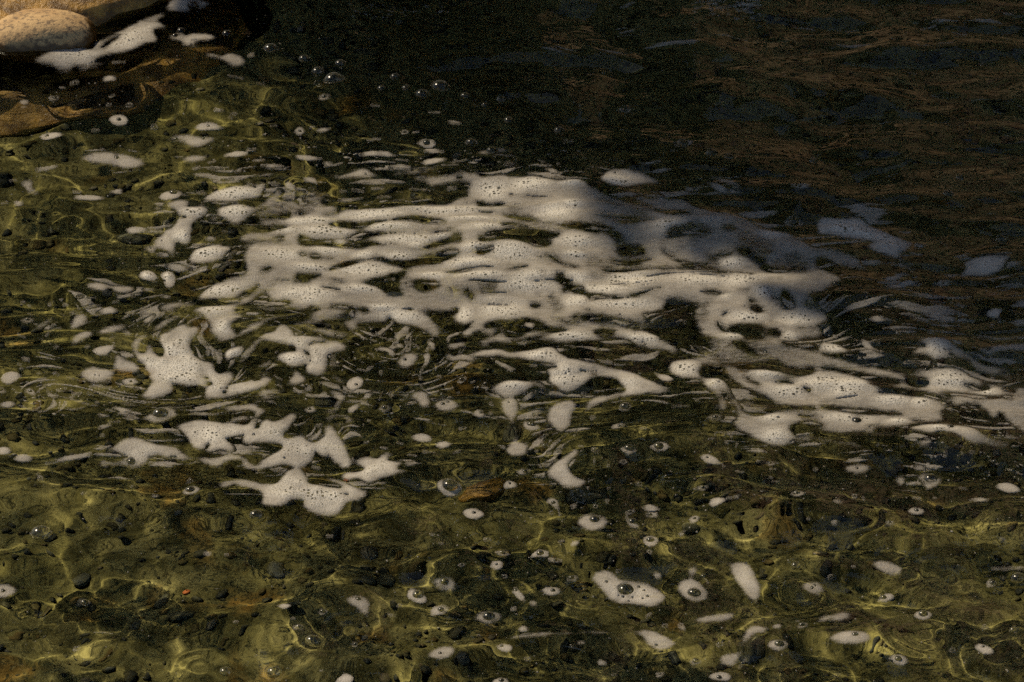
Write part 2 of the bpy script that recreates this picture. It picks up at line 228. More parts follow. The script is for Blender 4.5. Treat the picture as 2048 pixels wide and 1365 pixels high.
# ================================================================ traced foam
TRACE = """
T 240 320 5.1125
P 400 405 440 370 500 340 570 335 625 345 635 370 600 405 550 430 490 440 430 440
P 450 500 520 465 600 440 690 435 715 460 700 500 650 530 560 545 500 535
P 850 430 880 380 960 335 1080 295 1190 275 1290 285 1370 290 1420 265 1460 245 1510 270 1500 300 1460 330 1450 375 1380 400 1260 415 1160 440 1000 445 900 450 860 475 800 500 830 470
P 1000 510 1080 490 1180 465 1280 475 1370 500 1440 450 1520 380 1590 330 1650 305 1680 325 1650 365 1610 395 1700 395 1760 390 1800 410 1770 450 1680 455 1560 480 1440 510 1390 540 1320 590 1270 630 1200 680 1140 660 1060 620 990 570
P 560 560 660 530 780 505 900 500 910 530 870 590 800 640 740 680 745 740 720 790 735 830 700 885 620 870 580 850 570 900 560 1000 530 1005 490 950 400 920 350 880 340 840 400 790 450 760 440 730 480 710 530 720 580 650 610 610
H 645 612 12 675 618 14
P 245 905 280 875 340 880 370 910 350 970 310 965 260 935
P 190 1165 220 1120 290 1115 350 1140 390 1190 360 1225 290 1210 210 1190
P 410 1145 470 1115 540 1130 570 1190 540 1250 500 1275 460 1240 440 1190
S 480 1065 15 600 1085 30 730 1100 10 t.5
P 690 1030 740 950 800 910 900 890 990 865 1085 842 1075 862 1000 900 1100 890 1170 865 1110 960 1050 1030 970 1050 820 1075 720 1060
S 960 1060 12 910 1110 10
S 1200 920 20 1120 1050 25 1050 1110 20 960 1210 8
S 1320 870 20 1230 930 12
S 1160 1090 18 1080 1190 8
P 890 615 950 585 1020 610 980 640 920 640
P 55 735 110 700 180 705 270 715 295 745 200 755 120 765
S 1050 745 28 1130 740 18 1250 705 8 1430 670 12 1580 650 10
S 890 815 20 960 815 22 t.5
S 910 20 12 960 18 12
S 750 85 12 810 78 14
S 955 103 11 975 103 10
S 1390 40 10 1470 38 14
S 1450 100 12 1560 98 18 1680 105 6
S 1190 140 14 1240 130 18 t.5
S 1040 217 8 1160 215 6
P 1255 235 1320 225 1380 250 1360 275 1290 260
S 1560 275 12 1620 270 12
S 1900 195 22 1980 190 28
S 1720 270 32 1770 290 28
S 1815 340 20 1880 330 22
S 1940 290 22 2000 285 24
S 2000 325 14 2045 325 20
S 1920 380 18 2045 385 25
S 800 352 12 840 342 16
S 660 382 14 700 372 12
S 1420 570 20 1520 535 28 1640 505 30 1760 480 22
S 1800 455 20 1920 445 22 2045 440 18
S 1750 540 8 1850 505 18 2045 500 30
P 1400 610 1520 590 1640 575 1760 555 1850 535 1960 530 2100 540 2100 1400 1560 1400 1480 1340 1560 1290 1700 1200 1840 1165 1900 1180 2045 1185 2100 1100 2045 1000 1800 1000 1600 1110 1450 1350 1250 1400 830 1400 800 1365 850 1310 950 1250 1100 1215 1270 1195 1290 1130 1285 1060 1240 1030 1270 990 1330 900 1380 850 1300 850 1180 840 1230 790 1290 750 1400 735 1540 725 1620 690 1780 670 1850 660 1640 650 1450 650
P 1270 985 1400 860 1560 830 1700 830 1800 880 2100 870 2100 1250 1800 1170 1600 1250 1400 1400 1250 1400 1290 1200
H 1590 780 8 1680 775 14 1780 760 16 1860 745 12
H 1720 840 10 1780 835 25 1850 830 30 1960 820 18 2045 830 14
H 1300 840 5 1480 835 6 1700 825 6
H 1820 970 30 1890 970 32
H 1980 985 25 2045 985 25
H 1450 1165 12 1540 1130 14
H 1575 1180 12
H 1310 1240 6 1340 1190 6
H 1490 1340 8 1620 1225 8 1750 1170 5
H 1350 1310 12 1430 1280 10 1300 1350 12
T 600 320 5.1125
P -60 440 0 432 150 435 240 425 340 430 380 460 380 530 420 490 520 480 650 492 800 502 950 492 1100 470 1300 440 1500 430 1560 400 1620 350 1740 345 1745 385 1700 425 1800 440 1950 445 2100 430 2100 1420 -60 1420
H -20 490 6 150 480 5
H -20 525 10 60 518 8
H 180 540 5 390 538 8
H 290 640 10 400 640 25 520 655 30 620 665 25 760 640 14 950 630 10 1150 615 18 1280 625 22 1400 640 18 1500 655 8
N 0 730 30 760 100 790 200 800 330 790 480 770 590 730 640 720 720 740 900 750 1100 760 1300 770 1420 745 1650 745 1400 765 1250 780 1000 770 800 770 640 790 560 830 740 830 850 860 1000 870 1060 895 1000 880 850 880 700 870 600 890 440 880 300 860 150 850 0 850
S 340 815 15 450 815 26 540 810 12 t.8
S 540 860 10 610 858 12 t.6
H 1260 915 8 1340 890 20 1450 860 25 1560 830 18 1700 835 20 1850 850 28 2045 850 25
H 1560 790 8 1700 780 8
H 1780 680 6 1940 668 5
H 1910 780 8 2045 765 12
H 300 1130 8 360 1090 22 480 1060 30 600 1030 14 720 1020 8 800 1005 12 860 1020 22 950 1050 20 1100 1050 22 1250 1020 30 1400 1010 38 1530 970 30 1620 960 18 1700 975 14 1850 985 14 1960 945 14
H 20 975 25 60 965 15
H 130 985 26 180 980 28
H 220 1010 6 350 995 6
H 0 1215 35 100 1210 25 240 1175 8
H 0 1270 10 140 1270 6
N 700 1260 760 1230 880 1200 960 1160 1060 1150 1080 1180 1020 1230 1000 1290 1030 1350 1040 1400 900 1380 830 1330 760 1300 680 1290 570 1280
S 870 1240 8 960 1235 15 t.6
N 1170 1275 1200 1240 1280 1235 1400 1250 1430 1280 1380 1320 1270 1340 1190 1320
H 1090 1290 22 1110 1330 20
H 1100 1225 12
H 230 1330 10 340 1330 18 410 1355 10
H 1060 1100 6 1170 1120 6
H 1050 1135 12
H 1700 1335 20 1820 1310 20
H 1940 1325 14 1970 1325 12
P 250 120 400 125 500 110 580 80 640 65 700 90 770 140 850 165 700 185 560 175 400 155
P 1140 185 1200 165 1400 160 1550 155 1640 120 1720 140 1820 175 1950 180 2100 150 2100 430 1950 430 1880 390 1800 350 1740 330 1680 300 1740 250 1720 235 1600 230 1480 245 1340 265 1290 240 1300 210 1200 215
H 1615 185 12 1660 185 12
S 1020 130 10 1150 125 22 1400 100 18
S 1290 35 20 1400 12 20 1490 15 6
S 930 72 10 1020 70 18 1120 75 12
S 700 65 5 860 70 6
S 740 290 10 850 290 14
S 540 290 15 650 315 8
S 420 300 15 470 300 10
S 800 378 12 920 378 10 t.6
S 1130 290 12 1300 290 12 t.7
S 1520 275 15 1590 270 12
S 820 455 6 930 435 16 1060 415 18 1200 385 14 1420 360 8
S 1010 375 8 1150 375 10 t.6
S 610 420 10 700 415 10
S 710 435 8 800 430 8
S 400 380 16 500 385 14 640 375 6
S 50 375 20 130 370 25 220 375 20
S 50 190 20 110 190 28 170 210 14
S 90 290 20 150 290 22
S 200 325 18 330 340 20
S -10 330 22 40 340 20
S 1560 40 8 1700 20 8 t.6
S 1820 70 14 1950 60 10 t.6
S 1450 70 6 1620 65 6
S 1700 90 8 1800 95 6
S 990 0 6 1100 5 8
T 960 320 5.1125
P -60 170 0 175 110 160 200 145 330 170 420 175 520 165 620 175 720 210 800 235 880 240 960 235 1050 250 1120 300 1220 350 1300 390 1450 430 1560 460 1700 500 1850 520 2100 545 2100 1420 -60 1420
P 1560 420 1640 370 1760 390 1900 390 2100 430 2100 530 1900 510 1700 470 t.75
H -20 410 18 60 430 12 130 435 8 190 435 20 250 435 12
H 310 350 10 350 352 8
H 210 560 5 300 580 14 400 600 18 500 610 20 560 635 12 650 665 6 760 685 6 860 705 10 960 715 18 1080 730 28 1180 745 32 1260 740 22 1340 780 16 1410 820 28 1440 840 28
H 1480 890 16 1560 900 22 1640 890 20 1700 950 20 1790 990 14 1850 1010 6
H 1880 900 10 1980 950 10 2045 1000 12
H 230 700 8 280 695 16 330 690 14
H 380 695 12 450 690 14 500 705 10
N 60 790 150 770 260 750 400 740 520 730 640 740 780 770 850 770 800 795 720 820 740 860 700 890 640 910 570 915 520 890 400 860 290 850 180 860 0 880 0 830 120 815 60 800
S 680 835 25 720 840 18
H -10 970 25 60 960 20 140 935 15
H 290 1150 4 390 1115 10 490 1100 10
H 590 1000 8 640 1015 10
H 660 992 5 730 1005 12 790 1040 14 850 1080 10 960 1110 14 1010 1125 6
H 620 1155 10 680 1190 14 740 1210 8
H 790 1205 25 840 1205 25
H 820 1260 16 900 1290 20 960 1330 30 1040 1340 40 1060 1365 30
V 1150 1040 50 1350 1060 50
V 1200 1190 50 1300 1190 50
V 1500 1120 40 1900 1130 60
V 1250 450 30 1700 600 40
P 1225 230 1250 170 1300 125 1400 100 1550 105 1680 130 1760 160 1830 190 1900 210 1850 240 1700 245 1580 275 1500 305 1400 300 1290 275
S 680 100 12 750 130 20 800 140 12
S 260 60 25 330 50 25 400 60 15 t.6
S 600 0 8 700 60 8 t.5
S 800 60 15 t.5
S 0 60 6 220 80 6 t.5
T 1320 320 5.1125
P -60 400 80 395 200 390 300 420 320 470 420 500 560 540 700 545 850 570 950 610 1100 660 1300 690 1380 740 1400 790 1500 840 1540 880 1640 900 1800 930 1950 980 2045 1010 2045 1090 1950 1110 1800 1090 1700 1020 1600 1010 1620 1080 1700 1130 1780 1175 1860 1240 1830 1300 1700 1370 1500 1420 -60 1420 t.95
H -40 540 20 120 555 22 250 560 14 340 570 8
H 650 715 12 700 715 14 760 720 20
H 820 930 14 900 945 20 980 1000 22 1060 1020 18
H 1100 1090 20 1200 1100 18 1300 1110 15
V 1250 1050 80 1450 1060 70
V 850 800 60 1100 900 60
H 20 895 8 140 970 12 260 1020 12 400 1070 10 520 1100 16 570 1120 30
H 620 1150 35 610 1200 35 590 1235 15
H 470 930 8 560 1000 8 620 1060 6
H 640 1095 6 800 1125 8 950 1160 10 1030 1190 5
H 1060 1230 14 1100 1250 12
P 480 180 600 190 720 230 820 290 840 330 760 330 680 290 600 260
P 460 240 540 260 640 310 720 350 650 360 560 320 t.7
S 260 290 20 330 310 25 t.7
S 0 165 12 200 170 14 480 185 14 t.6
S 1330 310 8 1420 320 25 1500 310 20 1550 280 6
P 1260 610 1310 575 1380 560 1440 590 1470 615 1400 640 1320 630
P 1600 610 1700 580 1850 565 2100 560 2100 800 1900 790 1760 750 1640 700 1600 650
S 1700 890 10 1800 900 16 1890 905 8
T 1648 320 5.1125
P -60 565 150 560 300 560 420 590 500 630 560 660 640 700 720 740 820 770 920 820 880 890 830 950 760 960 820 1000 900 1050 1000 1070 1150 1070 1000 1085 860 1065 740 1015 620 985 500 945 420 890 500 840 540 820 400 810 250 780 100 750 -60 740
P 1400 1050 1500 1000 1620 980 1740 985 1850 1000 1950 1000 1870 1060 1860 1110 1780 1160 1650 1180 1500 1175 1380 1190 1350 1160 1450 1100
S 640 1220 25 720 1200 22 800 1190 10
S 740 1155 14 860 1150 14
S 640 1300 20 750 1300 28 850 1240 22 980 1235 14
P 1130 1230 1190 1205 1260 1205 1310 1220 1270 1240 1180 1245
S 1090 1105 14 1150 1105 14
P 100 1030 200 980 320 1000 390 1060 450 1110 540 1140 480 1160 380 1130 250 1110 130 1080 t.8
T 1320 560 5.1125
P -60 -40 1500 -40 1700 5 1830 55 1830 92 1740 118 1600 110 1450 100 1480 160 1560 230 1640 310 1740 380 1700 430 1620 470 1300 495 1100 495 900 480 800 500 700 520 760 560 850 590 880 630 800 660 700 665 600 640 540 610 440 570 400 520 370 460 340 390 350 320 400 280 540 270 600 230 660 150 600 130 440 140 260 190 200 230 80 240 40 310 -60 340
H 920 250 14 940 265 18
H 870 320 16
H 950 340 25 1030 345 28
N 1265 145 1300 190 1340 250 1390 290 1340 320 1240 310 1260 280 1240 230
H 1500 260 16 1490 290 8 1560 300 12 1575 310 14
H 590 440 6 600 480 14 640 530 14 720 555 8
H 640 380 8 720 355 5
H 910 155 12
V 450 350 50 400 420 40
P 860 640 1060 640 1060 560 1090 470 1600 470 1660 540 1560 590 1440 600 1400 645 1260 665 1240 690 1400 710 1540 720 1640 770 1760 830 1900 860 2100 900 2100 940 1850 905 1700 885 1560 880 1480 905 1340 900 1200 880 1250 840 1130 850 1030 800 960 760 880 700 t.72
N 810 505 900 500 1000 510 1040 540 1030 560 1050 610 1010 640 940 620 920 580 880 530
N 1090 550 1150 540 1240 560 1220 590 1160 605 1110 590
H 1250 680 5 1330 685 12 1430 695 10
H 1280 670 8 1400 660 14 1500 665 20 1600 700 16 1650 720 10
H 1380 495 6 1600 490 8
P 1650 690 1700 655 1780 645 1870 680 1960 735 2100 770 2060 785 1900 770 1790 770 1700 750
S 1440 620 5 1560 660 8 1650 700 8
S 0 600 10 100 670 25 220 730 12 380 775 8 500 790 20 560 840 22 640 880 14 760 920 20 850 980 20
S 290 620 10 380 680 22 500 750 22 620 810 22 700 840 18 850 855 10 1000 880 8
P 480 600 560 640 700 660 900 760 1100 850 950 870 760 850 620 780 520 700 t.28
P 850 950 950 940 1100 950 1250 965 1400 985 1500 960 1650 930 1800 930 1900 970 2100 1020 2100 1290 1900 1290 1700 1300 1500 1310 1300 1290 1190 1260 1100 1200 960 1160 850 1120 780 1060 700 990 640 920 760 900
H 850 970 6 900 1020 12 980 1070 12 1040 1085 6
H 1180 1055 10 1300 1040 14 1380 1060 8
H 1480 1110 14 1560 1140 22 1600 1145 12
H 1010 900 6 1100 910 8 1300 920 10 1500 920 12 1650 900 18 1750 905 10 1900 920 14
H 1890 1000 14 1990 1010 14
P 90 850 150 800 280 790 400 790 500 800 570 850 600 880 560 890 480 850 430 850 440 880 400 930 430 980 490 1000 580 1000 660 1040 700 1110 740 1180 780 1250 850 1340 800 1380 740 1250 690 1170 640 1165 640 1210 690 1290 680 1380 590 1380 600 1270 580 1210 520 1170 450 1120 430 1050 380 1020 300 1015 200 1000 120 950 90 900
S 830 1260 15 900 1280 25 1050 1290 18 1200 1300 12
P -40 960 0 970 50 965 120 1000 130 1030 60 1035 0 1010
T 1648 560 5.1125
P -40 660 60 645 160 670 260 730 360 780 460 840 560 880 700 910 880 940 940 900 1000 875 1120 885 1300 865 1420 885 1500 930 1580 960 1700 1000 1850 1060 2100 1100 2100 1420 1700 1420 1600 1300 1480 1275 1300 1290 1240 1340 1180 1420 -40 1420
H -20 760 10 150 780 20 300 800 35 420 840 25 490 865 8
H -20 885 14 150 900 14 300 940 20 430 975 25 560 1010 35 700 1020 28 780 1020 14
N 830 980 950 970 1050 985 1085 1010 1040 1045 950 1055 870 1035
H 450 1050 14 600 1080 20 700 1090 10
S 500 1045 6 640 1062 5 t.6
H 560 1140 10 700 1130 18 850 1135 28 980 1140 25 1080 1160 20 1180 1180 20
H 1200 1110 6 1300 1105 8
H 1200 1170 18 1320 1150 18 1440 1150 16 1560 1180 28 1680 1195 24 1780 1200 20
H 1450 1030 16 1520 1040 20 1580 1070 18 1690 1060 20
H 1640 1010 14
H 1840 1090 16 1900 1110 18 1950 1120 20
H 1830 1190 25 1900 1210 30
H 1910 1260 20
H 2000 1190 16
H 1220 1240 18 1320 1245 14
N 1240 1300 1350 1280 1500 1275 1600 1300 1680 1420 1240 1420
P 770 800 860 770 930 745 900 725 960 680 920 660 960 610 1060 575 1200 570 1280 600 1340 650 1420 690 1500 740 1580 800 1700 850 1800 900 1880 950 1990 1000 1900 1000 1800 970 1700 920 1560 880 1500 830 1420 790 1300 790 1180 800 1120 800 1060 770 950 770 850 790
H 980 660 12 1030 665 16
H 1290 695 14
H 840 815 14 950 800 28 1080 800 18
S 830 840 8 930 830 12 980 840 8 t.6
S 1100 850 14 1130 810 14 1150 860 10 t.7
S 580 810 8 650 830 10 680 880 10 t.6
N 1160 850 1200 800 1330 795 1450 790 1560 880 1700 920 1830 950 1840 975 1700 940 1500 920 1420 880 1280 860
P 1560 680 1650 675 1750 650 1900 640 2100 630 2100 720 1900 730 1780 740 1680 770 1610 740 1570 710
S 1700 830 10 1800 880 20 1900 930 22 1990 960 15 2045 980 10
S 1850 840 15 1920 880 10
S 1500 790 6 1650 870 14 1780 930 10
P 1660 340 1700 300 1770 295 1830 300 1800 340 1790 370 1820 410 1760 380 1690 370
S 1080 415 8 1150 420 14 1220 420 8
P 460 420 510 400 600 410 690 425 600 440 500 440
S 1350 390 10 1450 385 16 1530 390 10
S 1070 520 10 1120 525 10
S 390 620 14 430 670 30 460 700 22 560 740 8
S 490 640 10 540 620 8
S 0 370 30 40 390 20
S 60 430 10 250 450 6
T 1648 760 5.1125
P -40 330 150 335 300 350 480 380 640 360 800 360 900 370 1050 390 1190 385 1240 430 1100 450 960 470 850 490 740 515 600 510 520 540 480 570 430 570 430 530 340 540 330 570 270 550 200 530 100 530 60 550 -40 545
H 880 420 8 1020 430 12
H 460 500 8 580 470 6
S 430 575 10 600 580 14 720 600 10 860 600 6
H -20 295 14 200 310 18 350 320 22 480 320 28 620 330 18 800 350 10
S 290 640 6 380 650 8 450 645 20 510 630 12
S -10 625 20 150 660 16 300 690 14 450 720 12 600 720 10 750 710 12 880 705 14
P 900 700 960 670 1060 650 1115 680 1090 730 1000 730 920 720
P 850 545 960 500 1080 480 1250 465 1400 480 1520 500 1600 560 1560 600 1600 640 1590 700 1520 700 1430 660 1340 600 1240 580 1160 610 1080 610 960 580
P 1540 540 1700 610 1900 680 1900 720 1750 730 1580 680 t.28
P 1300 230 1500 200 1700 220 1800 250 1950 200 2100 150 2100 600 1990 520 1900 450 1840 400 1760 400 1680 330 1600 270 1480 245 t.8
H 1820 390 30 1800 350 14
P 190 910 260 870 350 855 450 865 510 890 450 920 380 965 280 960
P 690 980 740 955 810 945 850 970 940 970 1000 940 1090 935 1160 960 1210 990 1210 1040 1150 1080 1070 1110 1020 1080 1000 1020 940 985 840 985 830 1055 780 1050 740 1010
P 1750 1090 1830 1060 1920 1060 2010 1110 1960 1140 1860 1145
S 1500 1230 10 1600 1228 22 1670 1235 14
P 860 1330 900 1305 960 1300 1020 1320 1010 1365 890 1365
S 920 1185 12 980 1190 14
S 1120 1195 8 1150 1195 8
S 1400 1105 16 1460 1110 14 t.7
S 940 890 20 1030 900 14 t.6
S 310 1200 22 320 1205 20
S 400 1210 12 405 1235 10
S 120 1285 14 170 1290 10
S 540 770 16 530 768 14
S 1240 790 26 1230 800 24
S 1500 770 14 1525 770 16
S 1825 600 16 1840 600 12
S 1830 755 10 1890 785 18 1960 815 8
S 1700 850 8 1780 885 6
S 1860 925 6 2030 970 5
S 1340 710 8 1420 725 6
S 1410 775 10 1420 795 8
T 1320 760 5.1125
P 720 490 790 420 780 350 780 290 800 300 850 340 920 370 1000 380 1100 355 1250 325 1400 320 1600 325 1800 340 2100 355 2100 540 1900 560 1760 560 1700 500 1600 460 1520 450 1400 470 1340 490 1330 530 1380 570 1390 620 1340 660 1240 680 1130 675 1000 630 900 580 800 540 760 510
H 1460 395 14 1540 390 10 1680 410 5
N 1360 545 1440 520 1500 470 1600 465 1700 500 1640 510 1570 550 1450 560
N 1340 490 1400 475 1450 480 1400 500 1360 515
S 1600 520 20 1640 540 15
S 1390 625 30 1500 615 28 1640 620 20 1800 650 14 2045 690 12
S 1640 545 6 1900 570 5
S 690 120 30 740 220 25 790 320 25 850 390 40
S 640 230 30 640 300 40 620 330 30
P 470 420 500 380 560 375 650 400 640 440 580 470 500 450 t.8
S 870 230 25 950 260 25 1100 275 14 1180 280 10
S 130 285 12 200 280 12 290 285 10 t.6
S 380 230 18 375 235 16 t.6
P 410 800 470 775 540 790 600 830 650 860 560 865 470 850
S 655 880 16 648 878 12
P 1080 855 1130 830 1190 840 1160 875 1100 880 t.8
S 1000 835 14 1005 832 12 t.6
S 780 935 12 850 938 10
S 1135 915 14 1150 915 12
P 1560 900 1590 880 1620 900 1590 920
P 340 1130 410 1105 490 1125 430 1145
P 500 1270 530 1235 610 1225 670 1260 620 1290 540 1310
S 690 1230 15 790 1220 14
P 1335 1160 1360 1130 1420 1125 1480 1150 1460 1185 1390 1195
S 1120 995 10 1150 1000 8
S 1150 1035 8 1210 1030 6
S 1985 1205 24 1995 1205 22
S 1780 1280 10 1850 1290 14
S 660 560 14 655 580 8
S 730 600 14 735 590 8
S 680 650 14 690 655 8
S 570 575 10 560 578 8
S 790 665 12 780 690 6
S 500 625 7 550 618 8
T 960 780 5.1125
P 200 140 240 110 320 95 390 120 405 190 380 270 350 350 320 360 280 300 230 240
P 260 620 280 570 320 530 350 490 370 420 385 500 400 525 440 510 450 540 500 520 530 545 490 590 490 650 430 680 350 695 290 680
P 680 240 700 180 760 130 850 100 950 90 990 140 970 200 940 260 930 320 870 380 820 410 770 370 700 310
P 440 350 460 290 480 310 560 330 620 360 580 390 530 405 480 390
P 670 870 690 810 760 750 850 700 920 650 950 610 900 560 860 500 850 470 880 540 940 590 1000 630 1020 670 990 710 920 750 910 800 950 860 1020 900 1100 910 1090 950 1010 990 930 1000 850 980 780 930 720 890
P 1420 180 1440 145 1490 135 1540 150 1545 185 1490 210 1440 200
P 1440 630 1480 600 1540 595 1600 635 1560 665 1500 675
P 1735 600 1780 570 1840 558 1900 570 1935 605 1880 640 1800 640
P 1345 355 1390 335 1480 340 1470 370 1400 380 1360 380
S 810 635 28 770 660 20
S 710 645 22 690 675 14
S 1165 635 28 1200 655 18
P 1425 745 1470 722 1510 740 1470 765
P 1585 945 1620 925 1665 945 1620 970
S 1145 245 22 1180 240 10
S 1650 400 14 1700 395 10
P 370 840 440 810 520 815 480 850 420 865
P 245 960 290 930 350 940 380 985 310 995 260 1000
P 680 1100 730 1070 790 1110 815 1180 800 1200 750 1160 690 1130 t.8
S 950 1175 25 970 1175 22 t.6
S 725 1220 20 735 1225 16
S 820 1240 14 815 1225 10
P 1655 1180 1720 1150 1800 1165 1840 1195 1760 1210 1690 1205
S 1710 1248 18 1800 1246 24
S 1510 1255 20 1570 1225 14
S 1490 1300 8 1530 1350 25
S 1300 1135 24 1300 1160 12
S 1175 1195 18 1190 1195 14
S 1310 1005 12 1325 1002 8
S 1105 1000 10 1115 998 8
S 1305 795 12 1320 795 8
S 1725 805 10 1740 805 8
S 620 470 10 650 455 14 690 435 8
S 720 500 14 710 520 8
S 630 560 12 690 550 14 710 575 6
S 570 620 10 590 622 8
S 1010 585 8 1050 588 8
S 960 450 6 990 380 6
S 105 250 16 115 252 14
S 550 240 8 558 240 7
S 115 160 16 105 150 12
S 75 100 14 65 102 10
S -10 250 35 10 260 30
S 440 100 10 500 70 14 570 40 10 t.6
S 1170 740 8 1165 780 5
S 890 410 8 880 412 7
S 1970 180 10 2030 175 12
T 600 780 5.1125
P 280 40 300 20 360 10 430 30 480 60 470 100 430 130 410 180 370 230 310 250 250 245 240 220 290 195 340 170 380 110 330 70
P 50 215 100 180 160 195 160 230 100 250 60 240
P 260 330 290 285 360 260 460 260 530 290 550 340 500 380 410 395 320 380
N 320 325 360 298 430 295 480 325 460 355 390 365 340 350
P 245 410 290 380 330 390 370 450 420 510 470 580 500 640 530 720 520 770 460 795 400 760 330 710 300 650 290 560 250 480
P 410 850 440 820 500 820 580 840 660 820 640 790 540 740 530 730 620 700 720 690 790 720 830 670 870 650 960 650 930 700 890 740 960 745 1080 765 1000 830 1010 860 1100 865 1090 895 1000 910 900 920 820 940 740 980 680 985 640 950 580 930 500 930 440 900
H 560 800 20 620 815 20
P -40 530 80 530 160 540 240 500 290 530 300 620 260 690 200 650 160 620 140 680 80 760 -40 790
S 130 770 14 200 780 14
P -40 960 60 960 110 990 200 985 300 1005 400 1020 440 1000 340 950 260 920 290 880 360 890 430 930 500 970 560 1010 640 1040 710 1050 700 1090 640 1140 560 1160 480 1180 450 1230 380 1280 280 1285 150 1270 60 1230 20 1180 50 1150 -40 1100
H 430 1085 6 500 1095 8
S 285 855 10 292 880 10
S 60 940 20 120 880 14
P 1400 1010 1440 970 1520 955 1610 970 1660 1010 1620 1065 1530 1090 1450 1065
P 1665 1245 1720 1210 1800 1210 1880 1250 1860 1290 1790 1315 1710 1295
P 1140 475 1200 445 1290 445 1355 490 1290 515 1200 510
P 1380 545 1440 520 1510 525 1555 545 1490 580 1430 585
S 1270 630 20 1300 632 14
S 1335 632 8 1370 638 6
S 1570 650 10 1630 635 16 t.7
S 1000 545 8 1050 548 12
S 830 605 10 880 605 12
P 810 190 850 155 910 170 920 200 870 230 830 215
P 1110 80 1150 25 1220 0 1290 20 1330 70 1340 150 1320 190 1270 205 1210 170 1190 110 t.8
P 1365 180 1390 130 1450 100 1540 90 1600 130 1640 180 1570 220 1480 235 1400 220
S 1410 75 12 1450 45 36 1480 50 30
S 1780 255 20 1850 250 30 1870 290 14 t.8
S 1640 395 16 1690 390 10
S 1905 102 14 1920 98 14
S 1955 158 16 1970 164 12
S 1950 255 16 1940 252 14
S 1615 45 10 1630 43 8
S 705 322 16 715 318 12
S 650 380 12 648 370 8
S 630 100 8 690 60 24 740 35 12
S 520 210 30 600 155 20
S 1045 95 14 1055 95 12
S 930 40 26 930 65 14 t.7
S 840 20 8 810 100 6
S 180 395 20 210 380 14 t.5
S 1110 670 10 1190 685 10
S 660 560 10 700 555 8
T 200 780 5.1125
P 350 315 440 280 520 230 580 200 680 190 760 205 815 240 760 290 680 330 580 350 510 345 500 320 420 310
P 735 385 840 350 940 315 1060 312 1180 330 1280 350 1400 370 1510 380 1560 330 1590 280 1560 250 1480 230 1360 235 1280 210 1160 190 1300 170 1440 155 1580 160 1640 200 1710 235 1660 290 1610 350 1580 430 1500 470 1400 490 1280 510 1340 560 1390 610 1380 650 1300 640 1220 620 1140 650 1080 650 1060 610 980 610 920 560 900 500 840 450 800 410
H 1090 595 18 1110 570 20
S 1340 320 20 1500 320 30 t.7
P 30 630 120 590 220 530 320 500 420 505 520 545 680 570 780 580 850 630 940 680 1060 690 1180 700 1300 670 1420 680 1490 720 1540 780 1600 810 1700 840 1640 870 1560 850 1440 820 1460 760 1400 740 1280 750 1240 800 1140 790 1040 740 940 710 800 720 700 710 600 670 510 690 470 740 380 770 290 780 220 750 100 770 -10 760 -10 700 120 720 240 690 280 670 150 640
H 725 685 10 745 687 10
P 1450 520 1520 460 1600 440 1650 430 1630 390 1680 350 1740 340 1760 370 1840 350 1900 300 1960 260 2010 260 2020 310 1980 370 1940 440 1880 480 1880 520 1940 520 2100 480 2100 790 1900 800 1760 840 1680 845 1620 790 1680 740 1760 690 1840 640 1880 590 1800 580 1700 570 1560 580 1500 590 1450 560
P 1150 965 1280 940 1420 925 1540 940 1660 970 1800 980 1860 920 1920 860 2000 830 2100 850 2100 1110 1960 1160 1880 1220 1780 1240 1680 1230 1640 1200 1660 1130 1640 1060 1560 1040 1440 1020 1360 980
P 1200 1005 1260 975 1340 975 1370 990 1300 1015 1230 1020
P 840 1030 880 985 960 970 1020 1000 980 1050 900 1065
S 920 910 20 890 930 12 t.8
S 110 75 10 200 100 18 280 120 20 400 135 12 550 140 8 780 120 14 900 115 18 1060 125 8
S 140 165 14 230 185 20 320 185 8
S 480 190 8 600 175 10 800 175 18 960 180 8
S 920 240 12 1000 240 18 1120 240 12
S 1310 100 10 1400 95 12 1500 90 8 1600 110 14 1750 110 20 1880 90 10
S 1560 60 10 1680 45 30 1800 35 25 1900 35 10
S 0 270 20 80 265 12
S 0 410 20 100 375 14
S 10 485 16 35 487 14
S 100 340 8 200 330 10
S 540 1055 14 560 1055 12
S 320 948 9 335 938 8
S 190 230 10 330 235 8
S 60 190 10 150 200 10
T 240 560 5.1125
P 790 190 830 100 920 50 1020 20 1200 -40 1700 -40 1560 60 1490 120 1420 160 1300 250 1240 260 1220 200 1270 110 1200 150 1080 165 940 170 850 195
H 1250 130 8 1340 100 14 1430 60 12
H 1100 200 14 1220 170 14 1330 120 14
S 770 210 20 700 270 22 600 240 35 500 260 40 420 280 25
S 640 190 10 730 180 8
S 480 330 14 600 260 20
S 960 230 8 1000 235 10
P 700 370 760 300 830 265 920 255 1000 260 1100 240 1210 220 1215 270 1180 320 1200 360 1280 340 1270 380 1230 420 1150 450 1140 500 1200 560 1190 600 1120 620 1030 635 970 600 920 540 910 470 880 410 820 370 740 390 680 430 660 440
H 760 365 10 840 400 8 800 420 6
S 640 340 18 540 390 25 440 450 35 350 510 25
S 350 350 14 280 410 25 220 440 12
P 110 690 140 620 190 570 270 540 310 530 290 570 240 610 200 680 190 740 260 740 270 660 310 660 350 720 400 780 450 760 440 690 390 620 430 540 560 490 640 450 720 470 680 500 760 480 810 460 830 500 790 560 740 610 720 670 740 720 790 780 850 815 960 825 960 890 1010 940 1110 920 1175 945 1150 1020 1090 1080 1200 1040 1300 1000 1420 980 1550 1000 1560 1040 1500 1100 1380 1140 1200 1170 1050 1200 900 1205 840 1180 880 1100 800 1070 680 1070 560 1040 400 1025 280 1000 300 940 250 900 260 860 180 820 140 750
V 560 560 40 500 620 30
